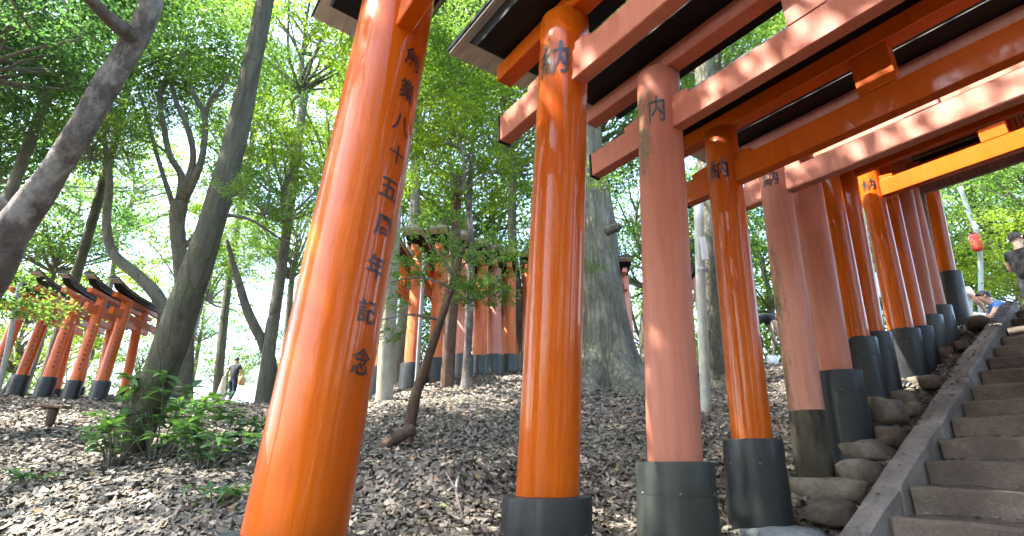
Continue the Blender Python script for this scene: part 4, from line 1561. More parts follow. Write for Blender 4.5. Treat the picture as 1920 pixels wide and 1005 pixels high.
# the wood all round: (px, py, depth, radius, variant, label)
WOOD = [
    ('L', -140, 120, 9.5, 2.6, 'deep1', 'at the very left edge behind the leaning grey trunk'), ('L', 30, 190, 12, 2.6, 'deep0', 'filling the upper left corner above the leaning trunk'),
    ('L', 130, 420, 17, 2.6, 'deep1', 'behind the leaning trunk, above the far left torii'), ('L', 140, 40, 11, 2.3, 'deep0', 'at the top edge where the leaning trunk leaves the picture'),
    ('L', 20, 20, 8.5, 1.9, 'deep1', 'hanging into the top left corner'), ('L', 300, -40, 15, 3.0, 'deep0', 'above the forked tree at the top edge'),
    ('L', 480, 240, 21, 3.2, 'mid0', 'right of the straight green trunk at mid height'), ('L', 250, 330, 24, 3.4, 'lime0', 'seen through the forked tree stems'),
    ('L', 60, 600, 19, 2.6, 'lime1', 'right behind the left half of the far left torii row'), ('L', 400, 470, 27, 3.4, 'lime0', 'far off between straight green trunk and twin stems'),
    ('L', 200, 560, 25, 3.0, 'lime1', 'far off above the right end of the far left torii row'), ('L', -60, 420, 15, 3.0, 'mid0', 'behind the bend of the leaning trunk at the left edge'),
    ('L', 330, 640, 30, 2.4, 'mid2', 'low behind the straight green trunk'), ('L', 545, 660, 22, 2.0, 'mid1', 'low beside the left edge of the nearest big pillar'),
    ('L', 120, 690, 24, 2.6, 'lime0', 'low behind the pillars of the far left torii'),
    ('L', 430, 690, 27, 1.9, 'lime1', 'low on the crest behind the walking person'), ('L', 262, 690, 24, 1.7, 'mid1', 'low beside the foot of the straight green trunk'),
    ('L', 385, 585, 31, 2.4, 'mid2', 'far off right of the straight green trunk, above the walking person'), ('L', 20, 700, 20, 1.8, 'mid0', 'low at the left edge behind the torii collars'),
    ('C', 590, 60, 15, 2.6, 'lime0', 'at the top, left of the nearest torii roof end'), ('C', 560, 440, 19, 2.4, 'mid0', 'left of the nearest big pillar at mid height'),
    ('C', 620, 250, 20, 2.8, 'lime1', 'peeping out left of the upper part of the nearest pillar'), ('C', 790, 120, 14, 2.6, 'lime0', 'right of the top of the nearest pillar'),
    ('C', 840, 330, 15, 2.8, 'lime1', 'in the middle between the two big orange pillars'), ('C', 900, 20, 16, 2.7, 'mid0', 'above the second torii roof end'),
    ('C', 960, 220, 13, 2.3, 'mid2', 'right below the second torii roof end'), ('C', 780, 470, 16, 2.4, 'lime0', 'above the bright orange torii beyond the bank'),
    ('C', 920, 450, 15, 2.4, 'mid1', 'left of the glossy orange pillar above the rose torii'), ('C', 980, 620, 20, 2.6, 'lime1', 'low behind the glossy orange pillar'),
    ('C', 860, 610, 19, 2.5, 'mid2', 'low behind the rose torii row'), ('C', 760, 620, 18, 2.4, 'lime0', 'low behind the pale cream trunk'),
    ('M', 1120, 180, 14, 2.8, 'mid0', 'behind the top of the giant trunk'), ('M', 1200, 430, 17, 2.8, 'mid1', 'right of the giant trunk at mid height'),
    ('M', 1200, 640, 19, 2.6, 'lime0', 'low behind the roots of the giant trunk'), ('M', 1330, 60, 13, 2.4, 'lime1', 'seen between the beams above the thick salmon pillar'),
    ('M', 1420, 130, 15, 2.6, 'mid2', 'seen through the highest gap between the beams'), ('M', 1300, 420, 18, 2.8, 'deep0', 'behind the light green utility pole'),
    ('M', 1430, 470, 19, 2.9, 'lime0', 'between slim orange and mossy salmon pillars at mid height'), ('M', 1440, 620, 21, 2.6, 'lime1', 'behind the bending person'),
    ('M', 1340, 620, 21, 2.6, 'mid0', 'low behind the grey trunk and utility pole'),
    ('R', 1560, 500, 19, 2.8, 'mid1', 'hidden mostly by the faded salmon pillars'), ('R', 1650, 470, 20, 2.8, 'lime0', 'seen in the narrow gap between orange pillars'),
    ('R', 1760, 440, 17, 2.4, 'lime1', 'right beside the last orange torii'), ('R', 1860, 400, 15, 2.2, 'mid0', 'above the red lantern'),
    ('R', 1940, 330, 13, 2.2, 'mid2', 'at the right edge under the last beam'), ('R', 1800, 540, 17, 2.0, 'lime0', 'low behind the person in white shorts'),
    ('R', 1900, 540, 15, 1.9, 'mid1', 'low behind the man in the black cap'), ('R', 1700, 570, 20, 2.4, 'mid2', 'low behind the upper row of collars'),
    ('R', 1960, 470, 12, 1.7, 'lime1', 'at the right edge behind the man in the black cap'), ('R', 1850, 250, 18, 3.0, 'deep0', 'above the last beam at the right edge'),
]
HUE = {'deep': 'dark green', 'mid': 'green', 'lime': 'yellow green'}
GRP = {'L': 'trees of the wood at the left', 'C': 'trees of the wood behind the nearest pillar', 'M': 'trees of the wood behind the middle pillars', 'R': 'trees beyond the stair head'}
rw = random.Random(99)
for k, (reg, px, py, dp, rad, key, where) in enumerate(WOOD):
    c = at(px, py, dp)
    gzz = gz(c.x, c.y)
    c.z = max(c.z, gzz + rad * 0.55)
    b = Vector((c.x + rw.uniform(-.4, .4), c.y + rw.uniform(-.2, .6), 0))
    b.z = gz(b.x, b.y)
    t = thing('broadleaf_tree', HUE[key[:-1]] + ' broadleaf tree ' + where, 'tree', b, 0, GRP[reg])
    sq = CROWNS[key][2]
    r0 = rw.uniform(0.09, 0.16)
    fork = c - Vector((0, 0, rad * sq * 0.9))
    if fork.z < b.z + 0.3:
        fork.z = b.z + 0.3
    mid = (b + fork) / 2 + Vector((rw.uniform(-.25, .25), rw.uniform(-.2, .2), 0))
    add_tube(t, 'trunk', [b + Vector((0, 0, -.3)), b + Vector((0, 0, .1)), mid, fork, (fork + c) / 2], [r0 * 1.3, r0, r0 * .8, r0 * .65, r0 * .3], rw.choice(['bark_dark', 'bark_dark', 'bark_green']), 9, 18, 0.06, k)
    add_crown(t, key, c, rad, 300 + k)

# the wood goes on round and behind the camera and shades the stairs
for k, (x, y, hgt, rad, key, where) in enumerate(((-4.3, 0.9, 8.6, 3.5, 'deep0', 'to the left of the camera, outside the picture'), (-1.0, -6.5, 6.0, 3.8, 'deep0', 'behind the camera, outside the picture'),
                                                  (5.5, -5.5, 6.0, 3.8, 'mid1', 'behind the camera on the right, outside the picture'),
                                                  (12.5, 4.5, 6.4, 3.6, 'deep1', 'right of the stair head, outside the picture'),
                                                  (-11.0, 1.5, 6.0, 3.6, 'deep1', 'far left of the camera, outside the picture'))):
    b = Vector((x, y, gz(x, y)))
    t = thing('broadleaf_tree', HUE[key[:-1]] + ' broadleaf tree ' + where, 'tree', b, 0, 'trees round the camera')
    c = b + Vector((0, 0, hgt))
    add_tube(t, 'trunk', [b + Vector((0, 0, -.3)), b + Vector((0.1, 0, 1.5)), b + Vector((-.1, .1, hgt * .5)), c], [.26, .2, .17, .06], 'bark_dark', 10, 18, 0.06, k + 700)
    add_crown(t, key, c, rad, 720 + k)
    if k:
        add_crown(t, key, c + Vector((0.6, -0.8, -rad * 0.75)), rad * 0.8, 740 + k)

# ------------------------------------------------------------------ shrubs
def leaf_blade(L, w, droop, seed):
    """one curved pointed leaf along +x with a folded midrib"""
    vs, fs = [], []
    n = 6
    for i in range(n + 1):
        t = i / n
        ww = w * math.sin(math.pi * min(1, t * 0.96 + 0.04)) ** 0.8 * (1 - 0.25 * t)
        x, z = L * t * (1 - 0.12 * t), -droop * L * t * t
        vs += [(x, -ww, z + ww * 0.35), (x, 0, z), (x, ww, z + ww * 0.35)]
    for i in range(n):
        a = i * 3
        fs += [(a, a + 1, a + 4, a + 3), (a + 1, a + 2, a + 5, a + 4)]
    return vs, fs


BLADES = [mesh_of('leaf', *leaf_blade(1.0, w, dr, k), 'leaf_shrub', True) for k, (w, dr) in enumerate(((0.155, 0.25), (0.145, 0.5), (0.17, 0.12), (0.14, 0.38)))]


def shrub(label, base, height, n_stem, leaves, spread, L, seed, cat='shrub', name='shrub', lean=(0, 0)):
    r = random.Random(seed)
    t = thing(name, label, cat, base, 0, 'evergreen shrubs on the bank')
    for s in range(n_stem):
        a = r.uniform(0, 6.28)
        h = height * r.uniform(0.55, 1.05)
        k = spread * r.uniform(0.25, 1.0)
        tip = Vector((math.cos(a) * k + lean[0] * h, math.sin(a) * k * 0.8 + lean[1] * h, h))
        pts = [Vector((math.cos(a) * .02, math.sin(a) * .02, -.05)), tip * 0.35 + Vector((0, 0, h * .15)), tip * 0.7 + Vector((0, 0, h * .10)), tip]
        P = [Vector(q) for q in spline(pts, 10)]
        vs, fs = tube(P, [0.006 * (1 - 0.6 * i / 9) for i in range(10)], 6, 0.0, s)
        obj('stem', mesh_of('stem', vs, fs, 'bark_dark', True), t)
        m = leaves // n_stem
        for q in range(m):
            # whorls near the tips, a few lower down
            f = 1 - (r.random() ** 2.2) * 0.75
            i = min(9, int(f * 9))
            p = P[i]
            o = obj('leaf', r.choice(BLADES), t, p)
            az = q * 2.4 + r.uniform(-.4, .4)
            el = r.uniform(-0.1, 0.75)
            o.rotation_euler = (r.uniform(-.5, .5), -el, az)
            sc = L * r.uniform(0.65, 1.2)
            o.scale = (sc, sc, sc)
    return t


for k, (px, py, lab, h, ns, nl, sp, L) in enumerate((
        (290, 868, 'bushy evergreen shrub with long pointed leaves before the green brown trunk', .60, 16, 190, .55, .16),
        (385, 882, 'evergreen shrub with drooping leaves just left of the nearest big pillar', .36, 13, 170, .50, .145),
        (205, 880, 'low light green shrub left of the green brown trunk foot', .34, 8, 80, .34, .135),
        (455, 856, 'small shrub tucked against the left side of the nearest big pillar', .30, 8, 90, .32, .125),
        (330, 800, 'leafy shrub behind the bushy one, below the person walking', .36, 11, 140, .65, .15),
        (395, 962, 'low ferny sprig at the foot of the shrubs near the bottom edge', .13, 5, 36, .18, .10),
        (45, 915, 'tiny green sprig alone on the leaf litter at lower left', .10, 4, 26, .14, .09))):
    b, _ = ground_at(px, py)
    shrub(lab, b, h, ns, nl, sp, L, 500 + k)


# ------------------------------------------------------------------ fallen wood and small things on the bank
b, dl = ground_at(738, 845)
lg = thing('fallen_log', 'short broken log lying at the foot of the bent sapling', 'log', b)
e0, e1 = at(700, 852, dl - .12), at(772, 806, dl + .25)
add_tube(lg, 'wood', [e0, (e0 + e1) / 2 + Vector((0, 0, .015)), e1], [.028, .044, .048], 'bark_brown', 14, 14, 0.10, 61)
add_tube(lg, 'knot', [(e0 + e1) / 2, (e0 + e1) / 2 + Vector((-.03, -.03, .10))], [.022, .010], 'bark_brown', 8, 6, 0.06, 62)
rb_ = random.Random(44)
for k, (a, c, lab) in enumerate((((812, 905), (830, 770), 'thin bare twig standing up from the litter between the two big orange pillars'), ((868, 985), (862, 900), 'crooked root like twig near the bottom, left of the black collar'),
                                 ((1000, 760), (965, 800), 'dead branch on the bank beside the glossy orange pillar'), ((60, 765), (190, 758), 'long straight dead branch on the crest before the far left torii'),
                                 ((1120, 905), (1160, 870), 'dead stick on the litter between orange and salmon pillars'))):
    p0, _ = ground_at(*a)
    p1, _ = ground_at(*c)
    t = thing('fallen_branch', lab, 'branch', p0)
    mid = (p0 + p1) / 2 + Vector((rb_.uniform(-.04, .04), rb_.uniform(-.04, .04), 0.035))
    add_tube(t, 'stick', [p0 + Vector((0, 0, .01)), mid, p1 + Vector((0, 0, .015))], [.012, .010, .005], 'bark_grey_pink', 7, 14, 0.10, 63 + k)
    add_tube(t, 'side_twig', [mid, mid + (p1 - p0) * 0.18 + Vector((rb_.uniform(-.06, .06), 0, .05))], [.006, .002], 'bark_grey_pink', 5, 6, 0.08, 73 + k)

b, dm = ground_at(90, 802)
st = thing('marker_post', 'short brown wooden post with a tilted flat top among the leaves at left', 'post', b)
sc_ = dm / F
vs, fs = tube([Vector((0, 0, -.1)), Vector((.004, 0, 20 * sc_)), Vector((.008, 0, 34 * sc_))], [8 * sc_, 7.5 * sc_, 8 * sc_], 12, 0.06, 5)
obj('post', mesh_of('post', vs, fs, 'bark_brown', True), st)
vs, fs = bev_box(-28 * sc_, 26 * sc_, -.07, .07, 34 * sc_, 40 * sc_, 0.006)
vs = [Vector((p.x, p.y, p.z - p.x * 0.06)) for p in vs]
obj('top_board', mesh_of('top_board', vs, fs, 'bark_brown'), st)


# ------------------------------------------------------------------ poles, cables
def pole(name, label, px, py, depth, r0, r1, top, mat, cat='pole'):
    b = on_ground(px, depth)
    t = thing(name, label, cat, b)
    tp = at(top[0], top[1], depth)
    add_tube(t, 'shaft', [b + Vector((0, 0, -.2)), (b + tp) / 2, tp], [r0, (r0 + r1) / 2, r1], mat, 18, 10, 0.0, 3)
    return t, b, tp


up, b, tp = pole('utility_pole', 'light green utility pole with a white bracket behind the slim orange pillar', 1318, 750, 6.0, .058, .052, (1309, 372), 'pole_paint')
add_tube(up, 'bracket', [tp + Vector((0, 0, -.01)), tp + Vector((.03, 0, .06)), at(1335, 366, 5.9), at(1352, 348, 5.8)], [.022, .022, .020, .018], 'white_plate', 10, 16, 0.0, 4)
q0 = at(1320, 466, 5.86) - up.location
vs, fs = bev_box(q0.x - .036, q0.x + .036, q0.y - .010, q0.y + .004, q0.z - .14, q0.z + .14, 0.004)
obj('plate', mesh_of('plate', vs, fs, 'white_plate'), up)
for zz in (-.2, .2):
    vs, fs = lathe([(.060, q0.z + zz - .012), (.064, q0.z + zz), (.060, q0.z + zz + .012)], 18, (up.location.x * 0 + (at(1314, 478, 6.0) - up.location).x, (at(1314, 478, 6.0) - up.location).y), cap=False)
    obj('strap', mesh_of('strap', vs, fs, 'pole_grey', True), up)
gp, b, tp = pole('grey_post', 'thin grey metal post in front of the bright orange torii beyond the bank', 779, 715, 7.3, .026, .024, (796, 478), 'pole_grey')
vs, fs = lathe([(.034, 0), (.036, .02), (.020, .05)], 14, ((tp - gp.location).x, (tp - gp.location).y))
obj('cap', mesh_of('cap', [v + Vector((0, 0, (tp - gp.location).z - .02)) for v in vs], fs, 'pole_grey', True), gp)
lp, b, tp = pole('grey_stay', 'slanting grey pole crossing the far left edge before the torii', 0, 640, 7.0, .03, .03, (40, 520), 'pole_grey')
obj('cap', mesh_of('cap', *lathe([(.034, (tp - lp.location).z - .01), (.034, (tp - lp.location).z + .02), (.01, (tp - lp.location).z + .03)], 12, ((tp - lp.location).x, (tp - lp.location).y)), 'pole_grey', True), lp)

# pole with a red lantern beyond the stair head
dlp = 12.0
b = on_ground(1842, dlp)
ln = thing('lantern_pole', 'pale blue pole carrying a red paper lantern beyond the stair head', 'pole', b)
add_tube(ln, 'shaft', [b + Vector((0, 0, -.2)), at(1838, 480, dlp), at(1820, 410, dlp), at(1800, 350, dlp)], [.05, .05, .045, .045], 'pole_blue', 12, 16, 0.0, 8)
c = at(1830, 455, dlp - .12) - b
vs, fs = lathe([(.045, -.20), (.085, -.19), (.10, -.12), (.105, 0), (.10, .12), (.085, .19), (.045, .20)], 20, (c.x, c.y))
obj('lantern', mesh_of('lantern', [v + Vector((0, 0, c.z)) for v in vs], fs, 'lantern_red', True), ln)
vs, fs = lathe([(.052, .20), (.056, .225), (.03, .24)], 16, (c.x, c.y))
obj('lantern_cap', mesh_of('lantern_cap', [v + Vector((0, 0, c.z)) for v in vs], fs, 'lacquer_black', True), ln)
p0 = at(1828, 423, dlp - .1) - b
vs, fs = bev_box(p0.x - .045, p0.x + .045, p0.y - .01, p0.y + .01, p0.z - .10, p0.z + .10, .004)
obj('plate', mesh_of('plate', vs, fs, 'white_plate'), ln)

for k, (y0, y1, y2) in enumerate(((347, 348, 330), (353, 343, 312), (362, 352, 345))):
    a_, m_, c_ = at(-80, y0, 12.5), at(330, y1 + 3, 13), at(700, y2 - 8, 13.5)
    pts = [Vector(q) for q in spline([a_, m_, c_], 24)]
    vs, fs = tube([p - a_ for p in pts], 0.011, 6)
    o = obj('overhead_cable', mesh_of('overhead_cable', vs, fs, 'cable', True), None, a_)
    tag(o, ('uppermost', 'middle', 'lowest')[k] + ' of three overhead cables crossing the wood at upper left', 'cable', 'overhead cables')

# ------------------------------------------------------------------ traffic cone
b = on_ground(414, 16.5)
cn = thing('traffic_cone', 'pale faded traffic cone beside the person walking away', 'traffic cone', b)
vs, fs = bev_box(-.24, .24, -.24, .24, 0, .05, .015)
obj('base', mesh_of('base', vs, fs, 'cloth_charcoal'), cn)
vs, fs = lathe([(.19, .045), (.17, .07), (.045, .86), (.04, .90), (.02, .905)], 24)
obj('body', mesh_of('body', vs, fs, 'cone_plastic', True), cn)
for z0 in (.34, .58):
    k0, k1 = .17 - (z0 - .07) * .158 + .004, .17 - (z0 + .10 - .07) * .158 + .004
    vs, fs = lathe([(k0, z0), (k1, z0 + .10)], 24, cap=False)
    obj('band', mesh_of('band', vs, fs, 'white_plate', True), cn)


# ------------------------------------------------------------------ people
def skin_mesh(name, nodes, edges, mat, sub=2, root=0):
    me = bpy.data.meshes.new(name)
    me.from_pydata([n[:3] for n in nodes], edges, [])
    o = bpy.data.objects.new(name, me)
    COL.objects.link(o)
    mod = o.modifiers.new('skin', 'SKIN')
    mod.use_smooth_shade = True
    for i, n in enumerate(nodes):
        sv = me.skin_vertices[0].data[i]
        sv.radius = (n[3], n[4] if len(n) > 4 else n[3])
        sv.use_root = (i == root)
    s = o.modifiers.new('sub', 'SUBSURF')
    s.levels = sub
    s.render_levels = sub
    bpy.context.view_layer.update()
    dg = bpy.context.evaluated_depsgraph_get()
    out_ = bpy.data.meshes.new_from_object(o.evaluated_get(dg))
    bpy.data.objects.remove(o)
    out_.materials.clear()
    out_.materials.append(MATS[mat])
    out_.name = name
    return out_


STAND = dict(pelvis=(0, 0, .94), waist=(0, 0, 1.08), chest=(0, .01, 1.27), neck=(0, 0, 1.45), jaw=(0, .015, 1.53), head=(0, .02, 1.62), crown=(0, 0, 1.69),
             shL=(-.17, 0, 1.39), elL=(-.235, -.02, 1.12), wrL=(-.25, .07, .88), shR=(.17, 0, 1.39), elR=(.235, -.02, 1.12), wrR=(.25, .07, .88),
             hipL=(-.09, 0, .90), knL=(-.10, .03, .49), anL=(-.10, -.01, .08), toL=(-.11, .13, .035),
             hipR=(.09, 0, .90), knR=(.10, .03, .49), anR=(.10, -.01, .08), toR=(.11, .13, .035))


def hand_parts(w, e):
    """palm and five fingers continuing the forearm from e to w"""
    w, e = Vector(w), Vector(e)
    d = (w - e).normalized()
    side = d.cross(Vector((0, 1, 0)))
    if side.length < 0.2:
        side = d.cross(Vector((1, 0, 0)))
    side.normalize()
    nrm = d.cross(side)
    parts = [tube([w - d * .01, w + d * .04, w + d * .085], [.026, .034, .030], 8)]
    for k, (off, ln) in enumerate(((-.027, .060), (-.009, .075), (.009, .070), (.026, .055))):
        b = w + d * .08 + side * off
        parts.append(tube([b, b + d * ln * .5 + nrm * .006, b + d * ln * .9 + nrm * .024], [.0095, .009, .007], 6))
    b = w + d * .03 - side * .03
    parts.append(tube([b, b + d * .03 - side * .022 + nrm * .008, b + d * .06 - side * .028 + nrm * .02], [.012, .010, .008], 6))
    return parts


def person(label, loc, rz, pose, shirt, legs, shoes='cloth_black', hair='hair', cap=False, sleeves=0.55, shorts=False, scale=1.0):
    J = dict(STAND)
    J.update(pose)
    t = thing('person', label, 'person', loc, rz)
    t.scale = (scale,) * 3
    names = ['pelvis', 'waist', 'chest', 'neck', 'jaw', 'head', 'crown', 'shL', 'elL', 'wrL', 'shR', 'elR', 'wrR', 'hipL', 'knL', 'anL', 'toL', 'hipR', 'knR', 'anR', 'toR']
    rad = dict(pelvis=(.115, .088), waist=(.10, .078), chest=(.115, .085), neck=(.052, .055), jaw=(.062, .07), head=(.078, .092), crown=(.055, .065), shL=.06, elL=.042, wrL=.028, shR=.06, elR=.042, wrR=.028,
               hipL=.085, knL=.058, anL=.04, toL=.034, hipR=.085, knR=.058, anR=.04, toR=.034)

    def node(n, k=1.0, add=0.0):
        r = rad[n]
        r = r if isinstance(r, tuple) else (r, r)
        return (*J[n], r[0] * k + add, r[1] * k + add)

    E_ = [('pelvis', 'waist'), ('waist', 'chest'), ('chest', 'neck'), ('neck', 'jaw'), ('jaw', 'head'), ('head', 'crown'), ('chest', 'shL'), ('shL', 'elL'), ('elL', 'wrL'), ('chest', 'shR'), ('shR', 'elR'), ('elR', 'wrR'),
          ('pelvis', 'hipL'), ('hipL', 'knL'), ('knL', 'anL'), ('anL', 'toL'), ('pelvis', 'hipR'), ('hipR', 'knR'), ('knR', 'anR'), ('anR', 'toR')]
    ix = {n: i for i, n in enumerate(names)}
    me = skin_mesh('body', [node(n) for n in names], [(ix[a], ix[b]) for a, b in E_], 'skin')
    # hands, nose and ears become part of the same body mesh
    extra = hand_parts(J['wrL'], J['elL']) + hand_parts(J['wrR'], J['elR'])
    h = Vector(J['head'])
    fw = (Vector((0, 1, 0)) + (h - Vector(J['neck'])) * 0).normalized()
    extra.append(tube([h + Vector((0, .075, .01)), h + Vector((0, .105, -.025)), h + Vector((0, .085, -.035))], [.008, .014, .010], 6))
    for s in (-1, 1):
        extra.append(tube([h + Vector((s * .072, -.01, .02)), h + Vector((s * .088, -.018, 0)), h + Vector((s * .074, -.01, -.03))], [.012, .016, .010], 6))
    bm = bmesh.new()
    bm.from_mesh(me)
    ev, ef = join(extra)
    nv = [bm.verts.new(v) for v in ev]
    for f in ef:
        fc = bm.faces.new([nv[i] for i in f])
        fc.smooth = True
    bm.to_mesh(me)
    bm.free()
    obj('body', me, t)
    for s in (-1, 1):
        e_ = lathe([(.001, -.008), (.009, -.004), (.010, 0), (.009, .004), (.001, .008)], 8)
        obj('eye', mesh_of('eye', [v + h + Vector((s * .032, .082, .012)) for v in e_[0]], e_[1], 'hair', True), t)

    def lerp(a, b, f):
        return tuple(np.array(J[a]) * (1 - f) + np.array(J[b]) * f)

    nd = [(*lerp('pelvis', 'waist', -.7), .150, .122), node('waist', 1, .045), node('chest', 1, .042), (*lerp('chest', 'neck', .72), .075, .07), node('shL', 1, .022), (*lerp('shL', 'elL', sleeves), .062, .062), node('shR', 1, .022), (*lerp('shR', 'elR', sleeves), .062, .062)]
    obj('shirt', skin_mesh('shirt', nd, [(0, 1), (1, 2), (2, 3), (2, 4), (4, 5), (2, 6), (6, 7)], shirt), t)
    f = 0.85 if not shorts else 0.0
    nd = [(*lerp('pelvis', 'waist', .75), .118, .094), node('pelvis', 1, .02)]
    ed = [(0, 1)]
    for s in 'LR':
        k = len(nd)
        nd += [node('hip' + s, 1, .014), node('kn' + s, 1, .018)]
        ed += [(1, k), (k, k + 1)]
        if not shorts:
            nd.append((*lerp('kn' + s, 'an' + s, .93), .058, .058))
            ed.append((k + 1, k + 2))
    obj('shorts' if shorts else 'trousers', skin_mesh('trousers', nd, ed, legs), t)
    for s in 'LR':
        a, b = Vector(J['an' + s]), Vector(J['to' + s])
        vs, fs = tube([a + (a - b).normalized() * .05 + Vector((0, 0, -.03)), a + Vector((0, 0, -.02)), (a + b) / 2 + Vector((0, 0, -.005)), b, b + (b - a).normalized() * .05], [.034, .046, .046, .042, .02], 10)
        obj('shoe', mesh_of('shoe', vs, fs, shoes, True), t)
    # hair: cap of the skull, lower at the back
    c = Vector(J['head'])
    vs, fs = [], []
    for j in range(7):
        ph_ = j / 6 * R(100)
        for i in range(20):
            a = 2 * math.pi * i / 20
            back = 0.5 - 0.5 * math.sin(a)
            p_ = ph_ * (0.72 + 0.38 * back)
            vs.append(c + Vector((math.sin(p_) * math.cos(a) * .090, math.sin(p_) * math.sin(a) * .105 - .008, math.cos(p_) * .098 + .012)))
    for j in range(6):
        for i in range(20):
            k = (i + 1) % 20
            fs.append((j * 20 + i, (j + 1) * 20 + i, (j + 1) * 20 + k, j * 20 + k))
    obj('cap' if cap else 'hair', mesh_of('hair', vs, fs, hair, True), t)
    if cap:
        vs = []
        for i in range(9):
            a = R(200) + 0 * i + R(-110 + 220 * 0)  # peak
        pk = [(math.cos(R(q)) * .088, math.sin(R(q)) * .10, .035) for q in range(25, 156, 13)] + [(math.cos(R(q)) * .082, math.sin(R(q)) * .10 + .075, .015) for q in range(155, 24, -13)]
        lo_ = [Vector(q) + c for q in pk]
        hi_ = [q + Vector((0, 0, .008)) for q in lo_]
        n = len(lo_)
        fs = [tuple(range(n - 1, -1, -1)), tuple(range(n, 2 * n))] + [(i, (i + 1) % n, n + (i + 1) % n, n + i) for i in range(n)]
        obj('cap_peak', mesh_of('cap_peak', lo_ + hi_, fs, hair), t)
    return t


def stand_at(px, py, h, floor=None):
    """foot point of something h metres tall whose top is seen at that pixel"""
    best = None
    for d in np.arange(4, 26, 0.05):
        p = at(px, py, float(d))
        g = gz(p.x, p.y) if floor is None else floor(p)
        e = abs(p.z - h - g)
        if best is None or e < best[0]:
            best = (e, Vector((p.x, p.y, g)), d)
    print('stand', px, py, best)
    return best[1]


WALK = dict(knL=(-.10, .13, .50), anL=(-.10, .10, .10), toL=(-.11, .24, .05), knR=(.10, .02, .49), anR=(.10, -.16, .12), toR=(.11, -.04, .04), elR=(.25, .02, 1.12), wrR=(.27, .14, .90), elL=(-.26, -.08, 1.13), wrL=(-.34, .02, .93))
b = stand_at(445, 671, 1.70)
person('person in grey T-shirt and dark jeans walking away with a tan bag', b, R(-10), WALK, 'cloth_charcoal', 'cloth_navy')
bg = thing('shoulder_bag', 'tan bag hanging at the right side of the walking person', 'bag', b + Vector((.30, .02, .70)))
obj('pouch', mesh_of('pouch', *bev_box(-.07, .07, -.15, .15, 0, .30, .03), 'bag_tan', True), bg)
vs, fs = tube([Vector(q) for q in spline([(0, -.10, .28), (-.02, -.06, .50), (-.10, 0, .68), (-.02, .06, .50), (0, .10, .28)], 18)], .012, 6)
obj('strap', mesh_of('strap', vs, fs, 'bag_tan', True), bg)

b = stand_at(1900, 436, 1.72, lambda p: max(stair_z(UV(p.x, p.y)[0]) + CAMZ, gz(p.x, p.y)))
HELD = dict(elR=(.24, .05, 1.15), wrR=(.16, .26, 1.18), elL=(-.24, .05, 1.15), wrL=(-.12, .27, 1.16))
person('man in black cap and black T-shirt standing at the stair head, cut by the frame', b, R(-75), HELD, 'cloth_black', 'cloth_charcoal', hair='cloth_black', cap=True)
MANZ = b.copy()

SIT = dict(pelvis=(0, 0, .48), waist=(0, .03, .62), chest=(0, .05, .82), neck=(0, .05, 1.0), jaw=(0, .07, 1.08), head=(0, .08, 1.17), crown=(0, .06, 1.24), shL=(-.17, .05, .94), elL=(-.22, .12, .70), wrL=(-.13, .32, .60),
           shR=(.17, .05, .94), elR=(.22, .12, .70), wrR=(.13, .32, .60), hipL=(-.09, .02, .46), knL=(-.11, .42, .48), anL=(-.11, .42, .08), toL=(-.11, .56, .035), hipR=(.09, .02, .46), knR=(.11, .42, .48), anR=(.11, .42, .08), toR=(.11, .56, .035))
p = at(1797, 560, 9.3)
b = Vector((p.x, p.y, gz(p.x, p.y)))
person('person in white shorts seated behind the tallest black collar', b, R(-80), SIT, 'cloth_white', 'cloth_white', shorts=True)
st2 = thing('seat_block', 'low stone block the person in white shorts sits on', 'seat', b)
obj('slab', mesh_of('slab', *rough_block(-.25, .25, -.20, .20, .22, .38, 5), 'kerb_stone'), st2)
obj('foot', mesh_of('foot', *rough_block(-.19, .19, -.14, .14, -.1, .215, 6), 'kerb_stone'), st2)

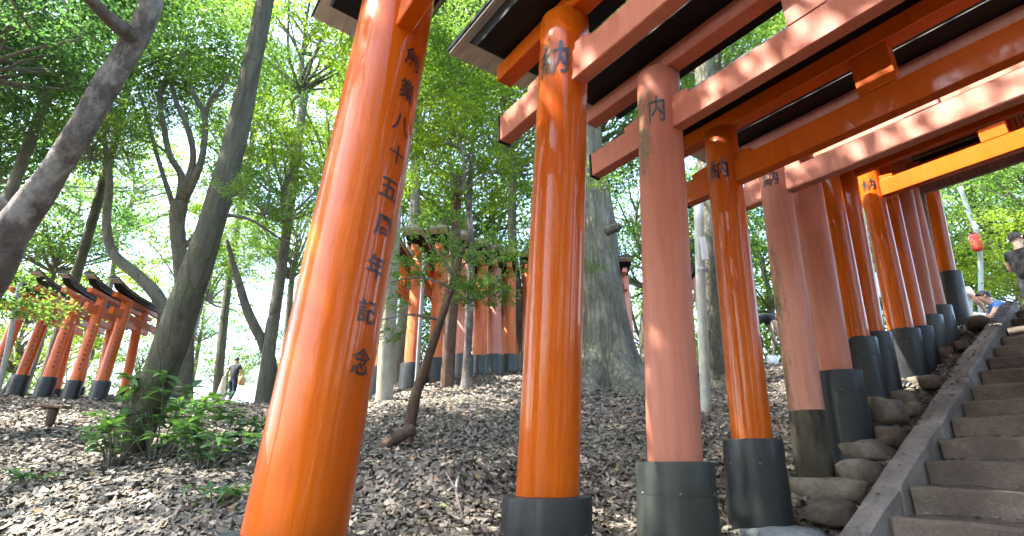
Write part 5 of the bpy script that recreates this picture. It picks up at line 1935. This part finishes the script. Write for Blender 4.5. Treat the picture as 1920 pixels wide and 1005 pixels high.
CROUCH = dict(pelvis=(0, -.12, .34), waist=(0, -.04, .46), chest=(0, .10, .62), neck=(0, .18, .76), jaw=(0, .22, .82), head=(0, .26, .89), crown=(0, .26, .96), shL=(-.17, .13, .70), elL=(-.22, .28, .50), wrL=(-.10, .42, .42),
              shR=(.17, .13, .70), elR=(.22, .28, .50), wrR=(.10, .42, .42), hipL=(-.09, -.10, .33), knL=(-.14, .30, .46), anL=(-.12, .05, .09), toL=(-.13, .20, .035), hipR=(.09, -.10, .33), knR=(.14, .30, .46), anR=(.12, .05, .09), toR=(.13, .20, .035))
p = at(1893, 590, 8.6)
b = Vector((p.x, p.y, gz(p.x, p.y)))
person('person in bright blue shirt crouching at the stair head', b, R(60), CROUCH, 'cloth_blue', 'cloth_navy')
p = at(1868, 590, 8.2)
b = Vector((p.x, p.y, gz(p.x, p.y)))
cr = thing('wooden_box', 'brown wooden box standing at the top of the kerb', 'box', b, R(25))
obj('panel', mesh_of('panel', *bev_box(-.16, .16, -.10, .10, -.02, .36, .008), 'crate_wood'), cr)
obj('lid', mesh_of('lid', *bev_box(-.175, .175, -.115, .115, .362, .385, .006), 'crate_wood'), cr)

p = at(1657, 600, 10.0)
b = Vector((p.x, p.y, gz(p.x, p.y)))
person('person in pale blue white shirt glimpsed in the gap between orange pillars', b, R(160), {}, 'cloth_white', 'cloth_olive')
BEND = dict(waist=(0, .04, 1.05), chest=(0, .26, 1.12), neck=(0, .42, 1.10), jaw=(0, .50, 1.08), head=(0, .57, 1.04), crown=(0, .63, 1.02), shL=(-.17, .34, 1.10), elL=(-.2, .40, .84), wrL=(-.15, .44, .62), shR=(.17, .34, 1.10), elR=(.2, .40, .84), wrR=(.15, .44, .62))
b, db = ground_at(1438, 690)
b = on_ground(1434, 11.0)
person('person in dark grey top bending down between salmon and orange pillars', b, R(-100), BEND, 'cloth_charcoal', 'cloth_black')
wb = thing('tote_bag', 'white bag on the ground below the bending person', 'bag', on_ground(1458, 10.9))
obj('pouch', mesh_of('pouch', *bev_box(-.12, .12, -.07, .07, -.03, .22, .03), 'cloth_white', True), wb)
vs, fs = tube([Vector(q) for q in spline([(-.06, 0, .20), (-.05, 0, .34), (.05, 0, .34), (.06, 0, .20)], 14)], .010, 6)
obj('handle', mesh_of('handle', vs, fs, 'cloth_beige', True), wb)
